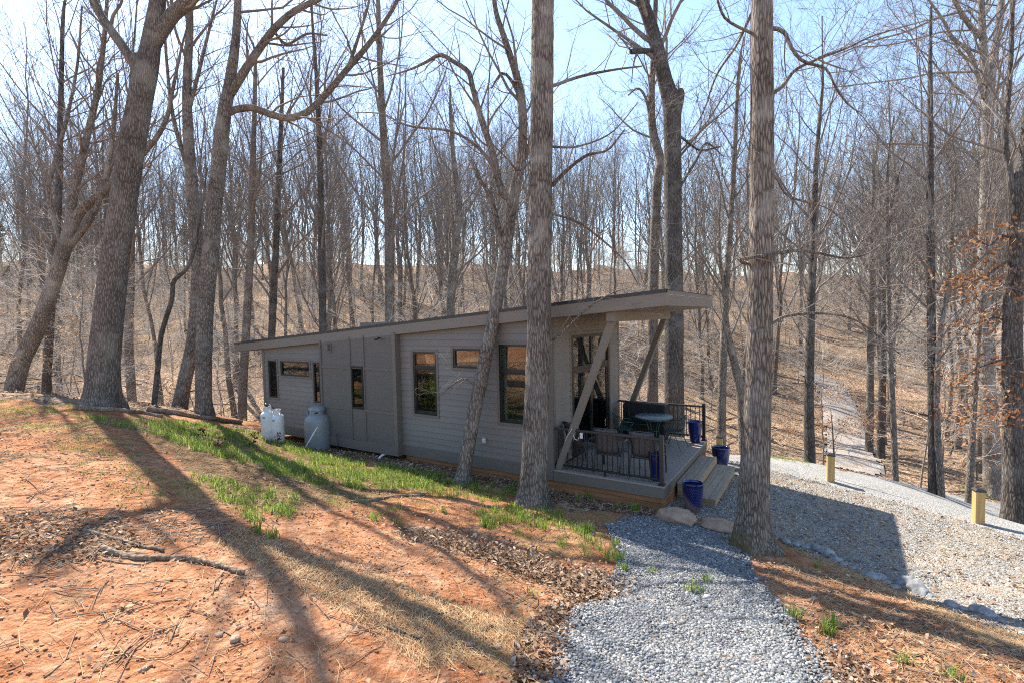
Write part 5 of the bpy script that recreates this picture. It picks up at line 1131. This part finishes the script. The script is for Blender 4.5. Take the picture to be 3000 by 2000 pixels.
# leaves
def swale_pts(n, w):
    s = np.array(SWALE); i = rg.integers(0, len(s)-1, n); t_ = rg.uniform(0, 1, (n, 1)); return s[i]*(1-t_)+s[i+1]*t_+rg.normal(0, w, (n, 2))
LP = [swale_pts(3000, .24), in_poly(3600, np.array([(-11, -.75), (2.5, -.55), (2.5, -.03), (-4.3, -.03), (-4.3, -.2), (-7.6, -.2), (-7.6, -.03), (-11, -.03)])),
      in_poly(900, poly_world([(-200,1500),(330,1495),(430,1590),(300,1645),(-200,1640)])), in_poly(420, poly_world([(2380,1915),(2480,1900),(2700,2100),(2450,2100)])),
      in_poly(900, poly_world([(1560,1790),(1690,1740),(1660,1990),(1480,2100),(1500,1900)]))]
q = np.concatenate([in_poly(6500, YARD), in_poly(1700, BANK)]); k = fbm(q[:, 0]*.9, q[:, 1]*.9, 55, 3); LP.append(q[rg.uniform(size=len(q)) < sstep(.42, .66, k)*.75+.06])
LP.append(in_poly(2200, PAD)); LP.append(in_poly(260, PATH))
q = clear_house(np.concatenate(LP)); nn = gnormal(q[:, 0], q[:, 1]); lift = rg.uniform(.008, .045, len(q)); lift[:3000] += rg.uniform(0, .06, 3000)
V, F, C = leaf_mesh(rg, lay(q)+nn*lift[:, None], .042, BROWNS, nn); tag(mesh_np('leaf_litter', V, F, M_LEAF, col=C), 'dry brown oak leaves drifted over the yard and against the cabin', 'leaves', kind='stuff')
# leaf floor of the wood
n = 38000; u = rg.uniform(-500, 3500, n); d = 11.5+38*rg.uniform(size=n)**.85; X = CAM[0]+(FW[0]+RT[0]*(u-1500)/FPX)*d; Y = CAM[1]+(FW[1]+RT[1]*(u-1500)/FPX)*d
keep = (zones(X, Y)[:, 0] > .5) & (pdist(X, Y, PAD) < 0) & (pdist(X, Y, DRIVE) < 0) & (seg_dist(X, Y, TRAIL) > 1.3); q = clear_house(np.stack([X[keep], Y[keep]], 1))
nn = gnormal(q[:, 0], q[:, 1], .5); V, F, C = leaf_mesh(rg, lay(q)+nn*.04, .07, BROWNS+[(.50, .34, .21), (.42, .25, .14)], nn); tag(mesh_np('forest_floor_leaves', V, F, M_LEAF, col=C), 'tan leaf litter covering the floor of the wood', 'leaves', kind='stuff')
# grass
def blades(centres, per, length, spread, cols):
    m = len(centres)*per; c = np.repeat(centres, per, 0); L = np.repeat(length*rg.uniform(.6, 1.3, len(centres)), per)*rg.uniform(.45, 1.15, m)
    o2 = rg.normal(0, spread, (m, 2)); b = np.stack([c[:, 0]+o2[:, 0], c[:, 1]+o2[:, 1]], 1); B = lay(b, -.01)
    a = rg.uniform(0, 6.28, m); ln = np.stack([np.cos(a), np.sin(a), np.zeros(m)], 1)*rg.uniform(.1, .75, (m, 1)); side = np.stack([-np.sin(a), np.cos(a), np.zeros(m)], 1)*(L*.022+.0016)[:, None]
    up = np.array([0, 0, 1.]); mid = B+(up*.62+ln*.28)*L[:, None]; tip = B+(up*.82+ln*.95)*L[:, None]
    v = np.stack([B-side, B+side, mid+side*.8, mid-side*.8, tip], 1).reshape(-1, 3); k = np.arange(m)[:, None]*5
    cc = np.array(cols)[rg.integers(0, len(cols), m)]*rg.uniform(.75, 1.25, (m, 1)); return v, k+np.array([[0, 1, 2, 3]]), k+np.array([[3, 2, 4]]), np.repeat(cc, 5, 0)
GREEN = [(.22, .34, .04), (.29, .40, .06), (.37, .44, .09), (.15, .27, .035), (.44, .43, .18)]; YELL = [(.26, .30, .07), (.20, .28, .05), (.38, .34, .15)]
ZG = [([(250,1222),(420,1226),(760,1264),(950,1330),(1180,1372),(1300,1400),(1250,1425),(1080,1432),(900,1412),(700,1362),(480,1284),(300,1242)], 3800, 13, .145, GREEN), ([(560,1390),(720,1425),(900,1452),(820,1540),(740,1530),(650,1460)], 210, 16, .13, GREEN),
      ([(-200,1168),(200,1182),(260,1230),(500,1380),(620,1420),(560,1480),(350,1480),(250,1400),(60,1240)], 1100, 9, .07, YELL+GREEN[:2]), ([(1180,1400),(1360,1412),(1540,1440),(1480,1472),(1250,1452)], 230, 14, .12, GREEN), ([(900,1400),(1200,1430),(1300,1500),(1000,1520)], 110, 10, .09, YELL+GREEN[:2]),
      ([(1390,1495),(1520,1482),(1640,1502),(1700,1540),(1800,1620),(1740,1650),(1600,1580),(1450,1560)], 300, 18, .15, GREEN), ([(1690,1535),(1790,1565),(1830,1642),(1780,1652)], 60, 20, .2, GREEN), ([(2250,1338),(2390,1362),(2390,1374),(2250,1350)], 160, 12, .12, GREEN+YELL), ([(2800,1434),(3050,1478),(3050,1492),(2800,1446)], 260, 14, .16, GREEN+YELL),
      ([(715,1232),(775,1236),(775,1244),(715,1241)], 60, 12, .14, GREEN), ([(1250,1900-480),(1560,1450),(1500,1400),(1250,1380)], 120, 12, .12, GREEN)]
SV, SF4, SF3, SCC, off = [], [], [], [], 0
def addg(res):
    global off
    v, f4, f3, c = res; SV.append(v); SF4.append(f4+off); SF3.append(f3+off); SCC.append(c); off += len(v)
for px, n, per, L, cols in ZG:
    pl = poly_world(px); c = clear_house(in_poly(n, pl)); k = fbm(c[:, 0]*1.6, c[:, 1]*1.6, 611, 3); c = c[rg.uniform(size=len(c)) < sstep(.33, .50, k)+.08]
    if len(c): addg(blades(c, per, L, .045, cols))
for u, v, s in [(1830,1672,1),(1905,1678,1.1),(2025,1738,1.2),(2045,1735,1),(2070,1708,1),(2330,1815,1),(2310,1800,.8),(2440,1835,1),(2425,1858,1.2),(1690,1466,1),(1725,1462,1.2),(1810,1488,1.2),(1862,1497,1.1),(1845,1490,.9),(1100,1520,.8),(1165,1535,.8),(1045,1470,.8),(2120,1582,.7),(2790,1985,1),(2650,1940,.7),(1420,1540,1.2),(1300,1500,.9),(760,1560,1.2),(800,1575,1),(1560,1740,.6),(2395,1660,.6)]:
    p = gp(u, v); addg(blades(np.repeat(p[None, :2], 2, 0), 24, .17*s, .035, GREEN))
V = np.concatenate(SV); tag(mesh_np('grass', V, [np.concatenate(SF4), np.concatenate(SF3)], M_BLADE, col=np.concatenate(SCC)), 'bright green spring grass growing in patches on the clay', 'grass', kind='stuff')
# straw and pine needles
q = np.concatenate([in_poly(3600, STRAW), in_poly(2600, STRAW2), in_poly(7000, YARD), in_poly(2500, BANK)]); m = len(q); B = lay(q, .012)
a = np.where(np.arange(m) < 3600, rg.normal(-.75, .55, m), rg.uniform(0, 6.28, m)); L = rg.uniform(.04, .16, m); dr = np.stack([np.cos(a), np.sin(a), rg.normal(.02, .12, m)], 1)*L[:, None]; sd_ = np.stack([-np.sin(a), np.cos(a), rg.normal(0, .4, m)], 1)*.0016
v = np.stack([B-dr-sd_, B-dr+sd_, B+dr+sd_, B+dr-sd_], 1).reshape(-1, 3); cc = np.array([(.48, .33, .17), (.58, .43, .24), (.36, .21, .10), (.42, .22, .10)])[rg.integers(0, 4, m)]
tag(mesh_np('straw', v, np.arange(m*4).reshape(-1, 4), M_STRAWM, col=np.repeat(cc, 4, 0)), 'golden straw and pine needles strewn over the clay', 'straw', kind='stuff')
# small twigs
q = np.concatenate([in_poly(1000, YARD), in_poly(360, BANK), in_poly(400, poly_world([(-200,1480),(600,1480),(700,1560),(300,1650),(-200,1640)]))]); m = len(q); B = lay(q, .014)
a = rg.uniform(0, 6.28, m); L = rg.uniform(.05, .32, m); P = np.stack([B+np.stack([np.cos(a+t_*.5*rg.normal(size=m)), np.sin(a), rg.uniform(0, .06, m)], 1)*(L*t_)[:, None] for t_ in (-1, -.3, .3, 1)], 1); P[:, :, 2] = gz(P[:, :, 0], P[:, :, 1])+.014
V, F = tubes(P, np.broadcast_to((L*.018+.0012)[:, None]*np.array([1, .9, .8, .5]), (m, 4)), 4); tag(mesh_np('twig_litter', V, F, M_STICK), 'small broken twigs scattered over the yard', 'twigs', kind='stuff')
# brushwood on the hillside floor: fallen sticks lying among the leaves
q0 = []
n = 700; u = rg.uniform(-300, 3300, n); d = rg.uniform(17, 45, n); X = CAM[0]+(FW[0]+RT[0]*(u-1500)/FPX)*d; Y = CAM[1]+(FW[1]+RT[1]*(u-1500)/FPX)*d; ok = zones(X, Y)[:, 0] > .5; X, Y = X[ok], Y[ok]; m = len(X)
a = rg.uniform(0, 6.28, m); L = rg.uniform(.5, 2.2, m); P = np.stack([np.stack([X+np.cos(a)*L*t_, Y+np.sin(a)*L*t_+rg.normal(0, .08, m)], 1) for t_ in (-1, -.3, .3, 1)], 1); Z = gz(P[..., 0], P[..., 1])+.05
V, F = tubes(np.concatenate([P, Z[..., None]], -1), np.broadcast_to((L*.018+.006)[:, None]*np.array([1, .9, .8, .5]), (m, 4)), 5); tag(mesh_np('brushwood', V, F, M_WOODT), 'fallen sticks lying among the leaves of the wooded slope', 'brushwood', kind='stuff')
# dead leafy sprigs in the grass
for i, (u, v, h, l) in enumerate([(745,1318,.42,'brown-leaved dead sprig standing in the grass near the gas cylinders'), (640,1322,.30,'small brown-leaved dead sprig standing among lush grass'), (592,1290,.30,'small brown-leaved dead sprig at the top of the grass strip'), (812,1302,.34,'brown-leaved dead sprig in front of the white cylinder')]):
    p = gp(u, v); t_ = empty('dead_sprig', p, l, 'plant'); MB().tube([(0, 0, -.05), (.01, .0, h*.5), (.03, .01, h)], .005, 5).build('stem', M_STICK, t_)
    pts = np.stack([rg.normal(.02, .05, 34), rg.normal(0, .05, 34), rg.uniform(h*.35, h*1.05, 34)], 1); V, F, C = leaf_mesh(rg, pts, .045, [(.14, .045, .025), (.20, .07, .035), (.10, .035, .02)], None); mesh_np('leaves', V, F, M_DLEAF, t_, col=C)
# bare whip beside the middle bollard
p = gp(2440, 1405); w = empty('bare_whip', p, 'leafless dark whip sapling standing beside the middle bollard', 'tree'); MB().tube([(0, 0, -.1), (.02, .05, .6), (-.02, .05, 1.3), (-.06, .05, 1.75)], [.022, .019, .014, .005], 6).build('trunk', M_OAKD, w, smooth=True)
MB().tube([(.02, .05, .6), (.12, .1, .85), (.2, .1, 1.2)], [.008, .006, .003], 5).tube([(0, .05, .9), (.12, .0, 1.2), (.25, 0, 1.7)], [.007, .005, .002], 5).tube([(-.01, .05, 1.1), (-.12, .05, 1.3)], [.006, .003], 5).build('crown', M_TWIG, w)
# moss on the path oak's foot
